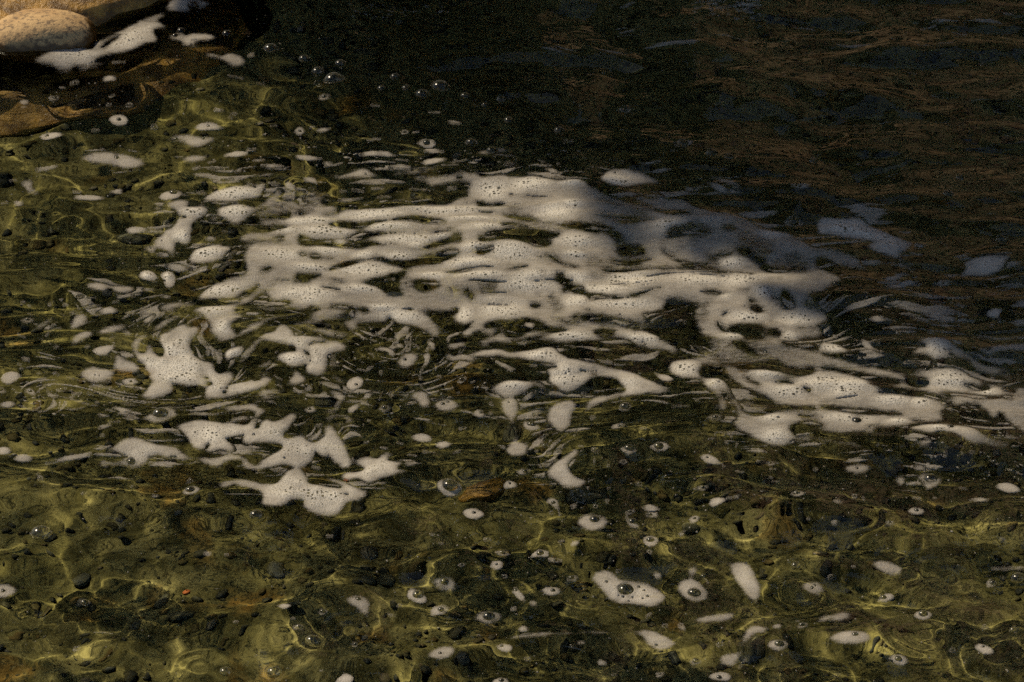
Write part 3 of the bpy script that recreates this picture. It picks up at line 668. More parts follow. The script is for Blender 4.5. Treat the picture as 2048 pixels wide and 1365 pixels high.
V 850 900 40 830 960 50
H 880 990 16 900 988 16
H 905 1050 22 930 1050 22
H 1090 1100 16 1100 1095 14
H 1060 1140 16 1080 1138 14
H 1230 985 35 1280 1000 35
H 1385 1015 20 1415 1010 20
P 190 1180 250 1130 280 1080 310 1035 420 1030 520 1045 555 1090 530 1140 450 1180 330 1210 240 1200
P 1060 760 1090 710 1180 690 1280 670 1260 730 1210 780 1130 800 1085 840 1070 800
S 1180 590 12 1280 540 35 1400 500 40 1500 450 25 1650 420 18 1850 390 10
S 1220 870 8 1220 830 14 1290 770 30 1350 710 30 1430 640 25 1500 600 35
P 1450 590 1560 570 1610 520 1650 480 1720 510 1780 570 1790 620 1900 610 2100 605 2000 640 1860 690 1720 700 1620 680 1500 660
P 1570 810 1640 765 1780 755 1900 770 1950 830 1900 880 1800 900 1740 900 1680 860 1620 820
S 1600 840 12 1615 845 10
S 1430 870 8 1530 850 18
P 1700 1100 1730 1040 1770 980 1750 920 1780 920 1850 980 1915 1030 1880 1080 1800 1110
P 1910 745 1950 690 2100 670 2100 980 1900 970 1920 890 1960 860 2000 800 1930 760
S 1400 950 12 1530 950 18
S 1580 980 8 1650 1030 10
S 1940 1130 24 1925 1135 20
S 910 728 25 895 737 23
S 908 648 12 915 655 10
P 1510 220 1560 110 1660 90 1800 60 2100 70 2100 240 1900 300 1700 330 1560 350 1440 400 1320 450 1260 470 1240 440 1360 400 1460 360 1520 330 1340 300 1380 270 1460 270 1520 290
H 1470 200 25 1500 250 30 1620 265 30 1750 240 20 1810 215 8
H 1960 305 18 2000 305 20
S 1960 400 30 2045 390 40
S 1870 455 10 1960 455 25 2045 455 20
S 1740 455 12 1830 490 16 1920 530 16 2045 540 30
S 250 90 20 330 85 15 t.6
S 420 155 10 500 150 18
S -20 480 30 10 480 26
S 60 540 30 110 560 25
P -40 800 0 810 100 830 180 880 190 920 100 935 -40 910
S 60 1025 30 140 1025 28
S 160 1095 16 175 1095 12
T 600 560 5.1125
P -60 60 560 50 700 70 830 120 900 150 1000 200 1070 235 980 245 860 230 780 190 660 190 470 180 560 220 680 240 700 260 640 270 520 270 400 280 320 290 260 320 120 320 -60 330
H 230 100 8 330 110 12 420 135 10
H 330 280 8 350 265 5
H 120 305 16 145 303 16
P 550 330 600 320 640 335 730 320 680 280 760 250 880 260 1000 300 1160 305 1260 325 1350 350 1360 390 1420 440 1450 500 1420 520 1440 600 1400 580 1340 540 1270 530 1250 480 1160 450 1020 420 960 390 930 360 890 380 870 415 780 420 660 430 590 430 600 500 560 520 490 500 440 450 460 410 560 380
P 100 400 180 340 300 320 500 310 500 340 420 400 330 425 220 430
P 20 460 80 435 180 440 240 460 160 480 60 490
S 260 475 15 330 475 20 380 480 8
P -40 480 60 510 200 510 360 520 500 540 480 580 400 610 330 600 220 570 100 540 -40 520
P -40 615 120 605 260 630 400 640 490 690 440 750 360 760 290 780 240 850 230 920 180 960 90 980 60 940 100 890 120 830 80 750 -40 740
H 100 700 10 150 660 12 300 670 10
H 60 780 12 95 790 10
P -40 750 60 790 100 840 60 880 -40 880
S 350 800 25 330 900 25 430 870 12 t.6
P -40 960 70 1020 50 1060 -40 1100
P 280 980 330 950 400 1000 460 1040 440 1080 380 1060 330 1010 t.8
S 420 1090 8 430 1115 6
P 480 1080 510 1020 580 990 640 1010 640 1070 590 1110 540 1140 490 1110
S 60 1135 14 110 1132 18
P 980 870 1020 810 1080 760 1180 760 1220 790 1190 850 1140 900 1080 915 1010 900
S 1050 930 6 1010 980 4
S 1220 780 6 1225 730 4
P 760 715 850 705 930 720 975 770 960 800 920 790 900 750 820 740
S 980 670 14 1010 675 22 1050 680 14
S 740 540 5 820 570 6 890 600 6 930 605 14 970 605 14
S 1060 600 8 1130 625 6 1190 670 5 1215 695 10
S 720 610 6 780 625 5
S 1320 600 12 1330 640 25 1370 650 10 1355 705 26
S 1300 790 30 1300 840 20 1280 880 18 1240 940 8 1220 980 8 1240 1000 16
S 1240 1060 10 1245 1100 8
S 710 770 10 760 800 8
S 680 940 8 710 915 18 745 895 8
S 830 950 18 820 970 10
S 830 850 6 890 830 8
S 635 860 8 648 858 7
S 590 925 6 660 940 6
S 685 1015 10 698 1012 8
S 1410 990 14 1435 990 12
P 1605 1060 1640 1025 1700 1020 1700 1050 1640 1075
S 1760 1078 12 1780 1076 10
P 1750 150 1800 80 2100 60 2100 420 1900 400 1840 430 1900 460 1880 500 1780 540 1720 570 1640 560 1640 520 1700 480 1760 430 1800 390 1850 340 1860 270 1820 200
H 1750 130 25 1790 170 25 1820 230 28 1835 300 26 1820 345 14
P 1510 200 1560 190 1620 170 1700 180 1760 210 1795 270 1790 350 1760 410 1680 430 1600 410 1560 370 1580 340 1510 330 1520 310 1600 310 1630 260 1560 260 1380 255 1380 240 1560 235
H 1590 262 16 1615 255 14
P 1060 60 1130 80 1200 130 1300 110 1400 90 1560 90 1680 70 1800 20 2100 -20 2100 100 1800 100 1700 80 1600 120 1440 140 1330 190 1220 210 1140 190 1080 130
S 1420 170 10 1540 155 8
S 1330 210 6 1430 205 6
P 1490 670 1540 640 1620 640 1700 620 1720 650 1680 690 1620 710 1560 720 1500 700
P 1490 810 1500 750 1540 730 1540 780 1580 800 1620 760 1700 780 1780 790 1850 740 1900 710 1980 700 2100 720 2100 790 1900 800 1780 820 1820 860 1740 870 1660 845 1540 860
P 1850 640 1900 600 1980 570 2100 570 2100 630 1960 640 1920 680
S 1890 530 20 1960 520 25 2045 500 20
S 1740 740 20 1765 738 18 t.6
S 1890 850 12 1980 850 12 t.7
T 960 560 5.1125
P -40 60 400 -30 820 -30 900 60 1100 100 1300 -30 2100 -30 2100 170 1950 200 1890 280 1850 330 1760 370 1660 380 1700 420 1790 490 1690 490 1560 460 1440 450 1600 500 1720 530 1860 600 1960 660 2030 730 1960 735 1850 710 1760 705 1650 685 1570 650 1540 620 1440 610 1300 620 1180 640 1040 660 900 675 780 665 640 650 540 650 530 630 640 610 760 570 820 555 880 530 800 510 660 490 620 450 540 410 440 395 380 420 300 430 190 400 130 420 60 440 -40 460
N 800 -30 880 30 960 80 1040 90 1090 140 1190 170 1280 190 1400 210 1520 220 1650 210 1500 235 1350 235 1200 220 1130 200 1060 165 930 120 900 80 820 40
S 1000 110 7 1030 120 6
S 1300 205 8 1340 215 8
H 1140 220 25 1160 220 25
H 520 235 12 570 240 22 620 240 10
H 590 125 10 620 140 10
H 705 160 10 735 155 12
H 860 103 10 882 103 10
H 1090 345 12 1130 350 8
H 1810 135 10 1880 140 8
H 960 410 14 1000 410 10
H 1050 415 18 1150 430 25 1280 440 20 1400 450 18 1500 475 14 1620 495 12 1700 510 10
H 1430 395 8 1455 397 8
H 1180 565 18 1280 550 28 1380 535 10 1350 580 8
V 760 200 50 800 300 40
H 820 260 4 880 295 4
H 720 390 5 780 420 5 900 460 8 1030 465 5
H 1570 540 8 1600 540 8
H 1650 635 10 1700 655 8
H 1840 620 8 1865 622 8
H 1700 460 10 1725 460 10
V 30 70 25 140 95 20
N 190 410 300 430 460 430 460 400 560 410 640 450 660 490 800 510 920 530 880 550 760 560 700 530 560 530 470 560 380 590 290 570 260 530 270 480 200 470 70 490 100 460 180 450
S 470 460 25 535 475 25
P -20 620 60 590 120 570 60 550 20 520 60 490 160 480 230 470 270 510 260 570 330 595 400 590 440 560 500 530 600 530 760 550 640 590 560 600 480 620 380 645 260 655 190 640 120 640 60 670 -20 660
H 200 510 20 150 555 12
P 160 730 200 720 300 755 440 745 560 740 620 720 720 720 780 740 810 790 880 825 1040 860 1200 890 1360 910 1500 920 1600 950 1680 1010 1780 1060 1880 1110 2000 1130 1930 1160 1860 1190 1760 1190 1700 1180 1560 1195 1420 1200 1320 1220 1220 1260 1140 1290 1080 1340 1070 1270 1120 1210 1200 1160 1300 1155 1400 1150 1500 1130 1440 1080 1380 1020 1200 1010 1120 1040 1040 1090 960 1130 900 1160 820 1140 740 1090 680 1050 720 1010 690 980 680 940 730 925 760 945 800 920 700 890 560 870 440 840 300 825 210 795
H 1020 955 8 1110 960 12 1200 960 8
P 80 1160 160 1110 240 1070 340 1060 480 1065 600 1060 660 1100 710 1150 660 1160 590 1110 520 1130 440 1180 340 1205 230 1215 180 1180
S 450 1230 14 520 1190 16 570 1160 10 t.6
S 935 712 15 965 725 8
S 1050 1150 18 1080 1152 14
S 1208 748 9 1222 752 9
S 1130 835 6 1220 865 6
S 570 915 14 520 912 10 t.6
P 1780 930 1840 950 1920 970 1980 1020 1940 1040 1870 1030 1830 990
P -40 730 80 710 110 740 130 800 -40 805
S 150 830 10 240 840 12
S 35 850 15 50 852 13
S 1630 940 9 1650 940 9
S 1690 980 6 1800 1040 6 1880 1085 8
T 0 560 5.1125
P 845 95 900 50 1000 30 1080 45 1160 60 1280 55 1370 60 1390 90 1350 130 1260 155 1150 160 1060 150 950 130 870 120
H 1090 130 12 1150 115 14
S 800 205 16 850 195 14
S 900 210 5 980 200 5
S 1165 235 12 1220 225 10
S 1352 175 11 1370 174 10
S 870 295 8 940 285 14 1030 275 8
P 980 350 1050 310 1120 285 1180 300 1220 320 1130 345
P 680 360 700 335 780 315 830 320 770 350 720 375 660 400
P 700 470 750 400 800 350 870 350 900 380 890 430 960 405 980 420 920 450 840 470 770 500 720 505
P 360 490 400 450 470 410 560 370 575 400 500 450 440 490 400 520 370 510
S 400 520 8 440 590 6 500 650 6 600 700 5 760 755 4
P 510 665 570 640 620 670 600 705 540 685
P 725 600 760 560 830 530 930 515 970 545 930 590 850 630 780 650 730 640
S 780 660 8 700 670 6
P 985 530 1050 490 1150 460 1280 450 1300 475 1240 510 1150 550 1050 570 1000 560
S 1300 465 8 1390 420 6
P 1080 660 1120 600 1200 560 1270 540 1330 510 1360 560 1320 590 1270 560 1200 590 1150 640 t.8
P 945 735 1000 700 1100 685 1190 680 1130 740 1080 780 1000 775
S 890 685 20 900 683 20
P 1160 890 1170 790 1220 755 1250 790 1330 820 1430 870 1420 920 1300 935 1210 920
P 800 780 860 790 920 830 1000 860 930 860 860 830
P 800 950 860 900 940 880 1050 895 1150 910 1190 940 1140 1000 1060 1035 950 1045 860 1010
S 1180 950 8 1215 985 6
S 1130 1010 8 1180 1050 6
P 1240 1020 1290 995 1370 990 1410 1020 1370 1055 1290 1045
S 1200 1070 14 1260 1085 10
S 920 1075 8 1020 1078 14 1140 1085 8
S 1385 1097 15 1405 1094 13
P 10 1010 60 950 140 935 220 960 170 1010 100 1060 40 1055
S 240 790 20 300 795 18
P 215 425 260 395 330 400 350 420 310 445 250 445
S 228 242 16 245 238 14
S 290 275 9 310 275 8
S 290 350 10 330 360 8
S 510 260 18 540 240 10
S 610 220 8 640 222 6
S 660 270 16 690 275 10
S 180 560 8 250 595 10
S 470 570 10 500 520 10 560 490 8 620 480 10
P 250 1130 290 1090 330 1110 370 1170 350 1190 290 1160
P 490 1180 480 1100 520 1150 600 1180 560 1200 510 1190
S 600 1110 24 650 1105 22
S 740 1150 12 820 1150 14
S 900 1150 12 940 1145 8
S 730 1188 12 750 1192 13
S 715 1110 9 730 1112 8
S 550 930 12 590 930 22
S 680 970 6 750 990 8
S 190 850 12 210 850 12
S 210 890 9 230 890 8
S 390 930 12 410 932 10
P -20 1280 60 1255 120 1250 160 1280 100 1300 20 1300
S -20 1130 40 40 1140 25
S 200 1285 6 300 1325 8 430 1345 6
S 650 1190 6 760 1225 10 850 1260 12 1000 1280 6
S 680 1335 6 790 1335 10 860 1310 6
S 380 990 6 470 980 5
S 420 1175 6 460 1210 6
S 130 1110 8 170 1150 6
S 980 1240 14 1000 1238 12 t.6
T 0 899 2.926
S 10 20 22 50 20 16
P 80 60 130 38 195 50 170 70 110 75
S 270 72 5 400 40 12 530 25 10
P 175 500 200 470 250 465 305 490 280 525 210 525
P -30 790 0 788 60 795 105 830 60 865 0 872 -30 870
P 465 895 500 880 530 895 500 912
S 230 162 12 242 162 12
S 220 140 10 230 140 9
S 485 265 12 500 262 10
S 895 258 8 915 257 8
S 1205 618 14 1225 617 14
S 1920 500 10 1940 500 9
S 1318 630 6 1332 630 6
P 1620 905 1670 890 1705 908 1665 928
S 1880 970 16 1900 968 14
S 1730 1072 16 1760 1069 20
S 440 1187 12 460 1183 12
S 1875 1305 6 1885 1305 6
S 1372 1022 8 1388 1022 8
S 1708 1005 8 1722 1004 7
P 1960 1380 2010 1330 2060 1340 2060 1380
S 1290 222 12 1340 215 14
S 1108 175 10 1122 174 9
T 674 899 2.926
P 1400 425 1420 385 1490 372 1560 388 1590 425 1560 465 1490 478 1430 455
P 1485 760 1500 730 1560 715 1610 725 1650 760 1740 765 1830 780 1900 820 1930 860 1900 900 1840 925 1740 905 1630 890 1570 850 1530 805
P 1195 830 1240 810 1300 815 1305 840 1255 855
S 1360 762 14 1395 755 14
P 560 785 600 760 660 760 695 790 690 825 630 830 580 810
P 410 840 430 805 480 820 525 855 510 880 450 870
P 45 905 90 870 160 865 195 900 190 960 170 985 110 940
P 545 930 570 900 630 895 660 915 620 945 560 955 t.8
P 795 970 840 940 900 930 970 960 940 995 880 1010 830 990
S 925 696 26 950 690 22
P 925 605 970 592 1015 608 970 625
S 868 530 11 890 530 11
S 1045 830 18 1080 865 16 1100 885 6
S 1140 898 14 1160 903 14
S 1028 925 12 1042 924 11
S 358 895 10 372 894 10
S 312 956 14 332 952 10 t.6
P 525 1200 560 1160 620 1135 680 1140 695 1170 670 1210 600 1225
P 930 1160 970 1145 1025 1165 1015 1195 970 1195
S 1000 1115 8 1080 1105 18 1200 1098 18 1280 1090 10 1400 1082 10 1530 1080 16 1610 1090 6 t.8
P 1680 1090 1760 1065 1840 1058 1900 1080 1970 1120 1990 1150 1930 1180 1870 1190 1820 1160 1790 1110 1750 1090
P 1790 530 1810 500 1860 500 1885 535 1850 570 1810 560
S 1825 598 12 1835 605 11
S 1700 400 8 1720 430 16 1760 440 10
S 1140 630 8 1180 615 24 1220 620 20
S 1250 658 14 1310 665 8
S 1380 565 14 1400 555 18
S 1305 540 12 1318 536 11
S 1592 512 10 1606 511 10
S 1860 725 10 1880 735 18
S 1638 720 9 1652 719 8
S 720 702 9 740 698 8
S 972 755 9 988 754 8
S 1080 1050 20 1110 1055 14 t.7
S 682 1118 9 698 1117 8
S 824 1085 7 836 1084 7
S 1106 1240 12 1124 1239 11
S 1540 1270 14 1570 1272 10
S 1880 1330 14 1900 1328 13
S 100 1130 11 112 1129 10
S 1422 1150 13 1440 1149 12 t.7
P 905 1380 940 1345 990 1350 1005 1380
S 1612 1330 7 1628 1329 7
S 552 512 9 568 511 8
S 602 565 7 616 564 7
S 1815 975 10 1835 963 12 t.6
S 1912 1030 10 1928 1029 10
S 2004 1030 12 2018 1029 11
T 1348 899 2.926
P 15 790 50 750 90 745 80 700 110 670 150 690 110 740 150 760 195 810 205 855 150 880 80 875 40 840
S 150 700 6 200 760 4
P 325 665 370 635 430 640 470 690 490 740 515 790 500 850 490 870 440 850 400 800 360 740
S 490 870 8 490 970 4
S 220 625 5 330 645 8
P 745 800 780 770 850 770 885 805 850 845 790 840
P 1155 675 1200 655 1280 660 1345 690 1310 740 1240 730 1180 705
P 1370 355 1400 338 1450 340 1460 365 1410 380 1380 372
P 905 1125 950 1085 1030 1075 1110 1080 1150 1110 1155 1145 1110 1170 1030 1170 950 1155
P 1405 955 1430 935 1490 938 1510 965 1480 985 1430 980
P 1760 1160 1800 1148 1860 1175 1865 1205 1820 1205 1780 1185
P 1255 1245 1290 1228 1350 1235 1370 1260 1330 1280 1280 1270
P 545 1150 580 1120 640 1120 670 1150 630 1180 580 1180 t.8
P 385 1180 400 1110 420 1050 450 1015 500 1020 550 1030 540 1070 490 1075 450 1110 410 1160 390 1210 375 1250 330 1280 270 1265 265 1230 310 1205 360 1200
S 420 1235 8 380 1280 6
P 110 1000 160 965 260 945 360 930 370 945 320 985 230 1005 160 1010
P 830 1010 850 970 920 960 990 935 1045 945 1030 990 980 1015 920 1010 840 1020 t.7
S 740 1030 20 770 1022 14
S 590 1022 12 612 1020 18
S 1200 870 8 1240 858 22 1270 855 16
P 205 1345 230 1320 290 1312 335 1325 320 1355 250 1360
S 1850 770 22 1872 772 16
S 1915 540 8 1928 540 8
S 40 1030 20 60 1050 10
S 115 1255 20 150 1258 10 t.8
S 262 1150 16 280 1146 12
S 1812 1050 12 1826 1049 11
S 1622 1180 12 1638 1179 11
S 1860 690 10 1960 695 10 2045 700 12 t.6
S 940 1320 12 960 1318 11 t.6
S 940 328 10 962 330 14
S 1255 445 16 1275 445 15
S 1048 280 12 1062 279 11
S 1108 285 7 1112 296 7
S 110 402 20 132 395 16
S 40 490 14 60 470 8
S 160 238 16 190 235 10
S 908 745 10 922 744 10
S 1044 690 7 1056 690 7
S 778 440 7 792 439 7
S 932 460 12 948 459 11
S 720 990 7 732 990 6
T 0 0 2.926
P 460 935 510 910 600 898 700 900 770 915 880 930 820 945 870 955 800 985 720 990 660 970 560 965 480 950
P 1000 935 1060 915 1130 900 1200 905 1240 912 1190 940 1120 952 1050 935
S 1320 910 10 1390 905 16 1440 908 10
S 1740 920 12 1800 918 16 1880 915 6
P 980 795 1010 775 1070 768 1150 778 1100 800 1030 815
P 1075 820 1100 795 1180 785 1290 795 1220 830 1160 852 1100 845
P 1140 740 1170 720 1240 715 1315 738 1260 750 1180 750
P 638 715 660 690 710 685 748 705 735 735 680 742
P 232 795 260 775 330 775 372 795 320 815 260 815
S 545 775 10 575 775 8
S 890 738 10 912 736 9
S 422 468 14 450 463 12
S 615 460 16 668 460 14
S 300 555 14 332 550 13
S 130 588 14 155 586 13
S 645 578 10 668 574 9
S 632 628 9 648 627 8
S 745 635 9 768 632 9
S 128 622 5 152 622 5
S 352 490 6 376 490 5
S 1260 648 9 1300 648 9
S 1352 666 8 1380 663 7
S 1335 686 4 1358 685 4
S 1515 715 6 1538 714 5
S 1585 740 6 1618 740 5
P 1722 768 1740 745 1768 742 1785 760 1760 782 1738 780
S 1860 752 10 1890 749 13 1930 746 5
S 1818 738 6 1834 737 6
S 1882 592 18 1918 588 16 t.8
S 1512 482 10 1545 482 8 t.6
S 1340 458 7 1420 465 6 t.5
P 110 1080 150 1060 210 1065 190 1095 240 1125 220 1145 160 1135 130 1100 t.8
S 92 1198 14 125 1197 14
S 215 1005 10 280 995 11 330 980 9
S 15 1197 7 40 1193 7
S 430 1115 8 470 1115 7
S 650 1112 10 705 1109 13
S 440 1150 10 530 1148 15 600 1150 8
S 60 1072 5 95 1068 5
S 1490 958 9 1545 955 8
S 1450 882 9 1490 884 9
S 1560 992 9 1655 992 9
S 1900 960 5 2000 945 5
S 1895 940 7 1940 940 6
S 1910 1005 6 1990 1020 14 2060 1025 14
S 1135 985 9 1168 980 9
S 1225 947 8 1258 944 7
S 1240 996 7 1270 994 6
S 1380 1016 8 1415 1006 8
P 190 385 270 340 360 310 470 295 540 310 560 320 620 290 700 230 780 180 850 140 930 125 980 170 900 180 930 260 860 280 780 320 700 335 600 350 520 380 420 400 300 400
P 545 260 600 240 700 180 800 120 900 90 970 80 960 110 850 140 740 200 640 250 560 320 t.45
P 970 60 985 20 1060 -20 1150 -20 1230 30 1220 60 1140 80 1060 85 1010 80
P 985 230 1000 195 1060 185 1080 220 1060 250 1010 245
P 1060 270 1090 215 1160 200 1270 230 1230 260 1160 265 1100 285
P 1180 345 1240 330 1300 350 1330 320 1400 320 1435 350 1420 390 1360 405 1310 380 1240 365
S 1460 318 11 1480 315 10
S 1100 288 10 1150 292 12 t.7
S 470 408 10 560 390 10 640 368 8 t.5
S 330 420 8 420 414 8 t.5
S 660 380 6 730 378 6 t.6
T 674 0 2.926
P 372 783 395 768 420 782 398 796
S 448 790 5 480 785 5
P 470 845 500 828 550 830 580 850 540 865 500 860
S 515 885 8 570 885 11 620 888 7
P 490 950 550 930 610 928 645 940 590 955 530 965
S 180 818 5 220 815 8 250 812 5
S 135 905 7 200 902 12 300 910 12 340 915 5
S 310 985 6 390 978 7 430 978 5
S 330 1020 11 440 1010 12 580 995 9
P 810 905 860 880 920 865 1000 870 1120 845 1000 890 920 910 860 925
P 750 845 768 832 800 832 822 845 800 858 768 858
S 660 712 14 720 720 10 t.6
S 205 620 7 245 618 6
S 540 640 5 600 638 6
S 1330 838 9 1375 842 8 t.6
S 990 962 16 1050 970 12 t.6
P 1970 870 2000 850 2048 845 2085 862 2048 888 1990 890
"""
BUBBLES = """
T 240 320 5.1125
548 358 38 430 843 9 675 803 8 310 908 12
T 600 320 5.1125
675 140 12 1595 1030 12
T 960 320 5.1125
1385 147 10
T 1320 320 5.1125
1430 320 14 1370 595 50 1800 1305 36
T 1648 320 5.1125
1220 1218 15 1120 1105 12
F 1270 365 55 1820 800 65 990 865 35 1390 185 42
T 1320 560 5.1125
1080 768 18 605 1075 12 765 588 10
T 1648 560 5.1125
1305 745 26 1680 700 26 1050 892 22
T 1648 760 5.1125
340 415 45 1295 510 32 340 900 14 1095 995 60 755 985 11 950 1330 14
T 1320 760 5.1125
485 808 13 1400 1155 34 1215 410 16
T 960 780 5.1125
297 145 13 1485 165 44 1525 615 44 1830 595 46 305 952 14
T 600 780 5.1125
1535 1003 72 1780 1252 20 1463 155 22 1515 135 18
T 200 780 5.1125
620 245 74 320 712 42 925 1010 44 1575 495 16 1890 735 16
F 1600 1320 62
T 600 560 5.1125
372 563 12 578 1075 18 1078 828 16
T 960 560 5.1125
880 993 12
T 0 560 5.1125
283 412 22 975 970 9 1015 975 8
T 0 899 2.926
240 497 50 20 830 12 495 895 20 235 162 8
F 1832 1140 38 1320 1307 30 1605 1315 34
T 674 899 2.926
1510 410 26 1690 815 42 1768 800 10 1820 855 9 1675 855 8 1790 870 7 1800 820 7 1580 780 8 1730 860 6 1710 880 6 1650 850 6 1265 828 13 630 783 22 125 890 14 890 965 32 605 1185 11 965 1162 10 1870 1155 10 935 688 8 1045 826 10
T 1348 899 2.926
120 828 34 810 805 10 826 790 7 1420 353 13 1060 1110 18 1460 953 25 1810 1165 8 265 1342 14
F 715 677 26 2015 755 36 1990 1065 24
T 0 0 2.926
685 928 13 1030 795 13 1220 732 9 698 710 13 275 790 12 1190 798 10 435 465 9 1755 762 10
F 1060 182 24 1330 205 28 1585 268 42 1780 340 32 1860 410 34 1955 468 56 1185 12 24 1130 48 28
T 674 0 2.926
525 842 20 905 885 30 785 845 26 2020 868 32 397 782 9
F 20 385 30 340 450 28 605 480 50 500 540 40 405 510 26 262 520 24 750 548 26 960 572 28 865 600 20 1005 697 26 1690 630 40 1300 750 30 1425 620 14
T 1348 0 2.926
F 215 930 34 318 955 26 815 930 28
"""
LUMPS = """
T 600 320
150 590 170 40 260 710 280 60 750 560 300 55 1450 510 350 55 900 690 220 40 1100 820 300 60 1200 880 90 30 420 820 100 25 300 920 200 40 660 970 100 35 1000 990 180 45 1800 920 150 35 1750 1060 250 60 650 1130 300 70 1350 1180 150 35 1850 1200 250 45 100 1110 150 50 1750 620 250 30 1900 720 180 40 1450 800 90 30 1960 280 150 70
T 960 320
140 300 120 90 520 260 180 70 960 270 120 40 800 560 180 80 950 490 100 40 1000 860 150 60 980 980 100 30 300 960 250 80 560 1240 250 80 1550 1250 300 110 1400 230 150 60 1000 1220 120 50
T 1320 320
100 700 150 80 1150 740 130 50 400 1250 250 80 800 1250 200 80 740 1020 120 50 1900 660 250 70
T 240 320
1180 360 250 60 1180 540 150 60 1700 980 250 70 900 960 150 60 1050 1310 200 40 1850 600 150 40 1700 700 150 35 290 1165 70 40 490 1160 50 40 750 560 120 40 650 800 100 60
T 240 560
1020 100 150 50 980 310 120 50 1060 490 70 60 600 900 200 90 1850 150 220 60 1950 220 120 50 1160 745 80 40 1780 820 120 50
T 600 560
650 110 180 40 1050 350 200 60 130 150 200 70 1690 330 80 80 1990 260 120 100 850 290 150 30
T 960 560
270 280 180 90 1000 230 130 60 1450 280 300 50 500 40 250 50 1300 110 250 60 950 610 200 40 620 810 130 40 850 1040 120 50 1650 600 200 50 350 1110 120 40
T 1320 560
1100 170 130 60 900 410 180 45 1400 420 180 60 1330 590 90 50 260 900 120 80 570 1070 80 45 1100 980 180 40 1650 1050 250 80 1300 1140 180 60 750 600 110 40 1790 710 90 50 680 210 60 30 1900 1150 150 80
T 1648 560
110 700 100 50 1150 700 120 90 1280 980 200 90 730 1210 180 50 990 1230 100 60 250 1080 250 90 1680 1120 100 40
T 1648 760
200 400 200 50 760 430 100 30 1200 530 150 40
T 1320 760
1150 410 130 40 1180 590 130 60 560 60 80 40 1900 400 200 60
"""

def parse(txt):
    out = []; T = (0, 0, 1)
    for ln in txt.strip().splitlines():
        w = ln.split()
        if not w: continue
        if w[0] == 'T':
            T = (float(w[1]), float(w[2]), float(w[3]) if len(w) > 3 else 5.1125); continue
        out.append((T, w))
    return out
rng = random.Random(7)
BUB = []            # px, py, half width in px, free-floating
for T, w in parse(BUBBLES):
    fr = w[0] == 'F'; v = [float(q) for q in w[1 if fr else 0:]]
    for k in range(0, len(v), 3):
        BUB.append((T[0] + v[k] / T[2], T[1] + v[k + 1] / T[2], v[k + 2] / T[2], fr))
# field over picture-plane samples of the water
S, MX, MY = 1.5, 80, 60
gx = np.arange(-MX, W + MX, S); gy = np.arange(-MY, H + MY, S)
NX, NY = len(gx), len(gy)
D = np.full((NY, NX), -15.0, np.float32); TK = np.zeros((NY, NX), np.float32); TH = np.ones((NY, NX), np.float32)
def blur(a, rx, ry, it=2):
    for _ in range(it):
        for ax, r in ((1, rx), (0, ry)):
            p = np.pad(a, [(r + 1, r) if k == ax else (0, 0) for k in (0, 1)], mode='edge')
            c = np.cumsum(p, axis=ax, dtype=np.float64)
            n = a.shape[ax]; w = 2 * r + 1
            a = (np.take(c, np.arange(w, w + n), ax) - np.take(c, np.arange(0, n), ax)) / w
    return a
def box(x0, y0, x1, y1, m=12):
    j0 = max(0, int((x0 - m + MX) / S)); j1 = min(NX, int((x1 + m + MX) / S) + 2)
    i0 = max(0, int((y0 - m + MY) / S)); i1 = min(NY, int((y1 + m + MY) / S) + 2)
    return slice(i0, i1), slice(j0, j1)
def sd_poly(pts, X, Y):
    n = len(pts); d2 = np.full(X.shape, 1e9, np.float32); ins = np.zeros(X.shape, bool)
    for k in range(n):
        x0, y0 = pts[k]; x1, y1 = pts[(k + 1) % n]
        ex, ey = x1 - x0, y1 - y0; L = ex * ex + ey * ey
        if L < 1e-9: continue
        wx = X - x0; wy = Y - y0
        q = np.clip((wx * ex + wy * ey) / L, 0, 1)
        d2 = np.minimum(d2, (wx - ex * q) ** 2 + (wy - ey * q) ** 2)
        if y0 != y1:
            c = (Y >= min(y0, y1)) & (Y < max(y0, y1)) & (X < x0 + (Y - y0) * ex / (y1 - y0))
            ins ^= c
    return np.where(ins, 1, -1) * np.sqrt(d2)
def sd_stroke(st, X, Y):
    d = np.full(X.shape, -1e9, np.float32)
    if len(st) == 1: st = st * 2
    for (x0, y0, r0), (x1, y1, r1) in zip(st, st[1:]):
        ex, ey = x1 - x0, y1 - y0; L = max(ex * ex + ey * ey, 1e-6)
        q = np.clip(((X - x0) * ex + (Y - y0) * ey) / L, 0, 1)
        d = np.maximum(d, r0 + (r1 - r0) * q - np.hypot(X - x0 - ex * q, Y - y0 - ey * q))
    return d
def crom(p, k=3):
    n = len(p); out = []
    for i in range(n):
        p0, p1, p2, p3 = (np.array(p[(i + q) % n]) for q in (-1, 0, 1, 2))
        for s in range(k):
            t = s / k
            out.append(tuple(0.5 * (2 * p1 + (p2 - p0) * t + (2 * p0 - 5 * p1 + 4 * p2 - p3) * t * t + (3 * p1 - p0 - 3 * p2 + p3) * t ** 3)))
    return out
PRIMS = []
for T, w in parse(TRACE):
    th = 1.0
    if w[-1][0] == 't': th = float(w[-1][1:]); w = w[:-1]
    v = [float(q) for q in w[1:]]
    if w[0] in 'PN':
        PRIMS.append((w[0], crom([(T[0] + v[k] / T[2], T[1] + v[k + 1] / T[2]) for k in range(0, len(v), 2)]), th))
    else:
        PRIMS.append((w[0], [(T[0] + v[k] / T[2], T[1] + v[k + 1] / T[2], v[k + 2] / T[2]) for k in range(0, len(v), 3)], th))
FLECKS = []
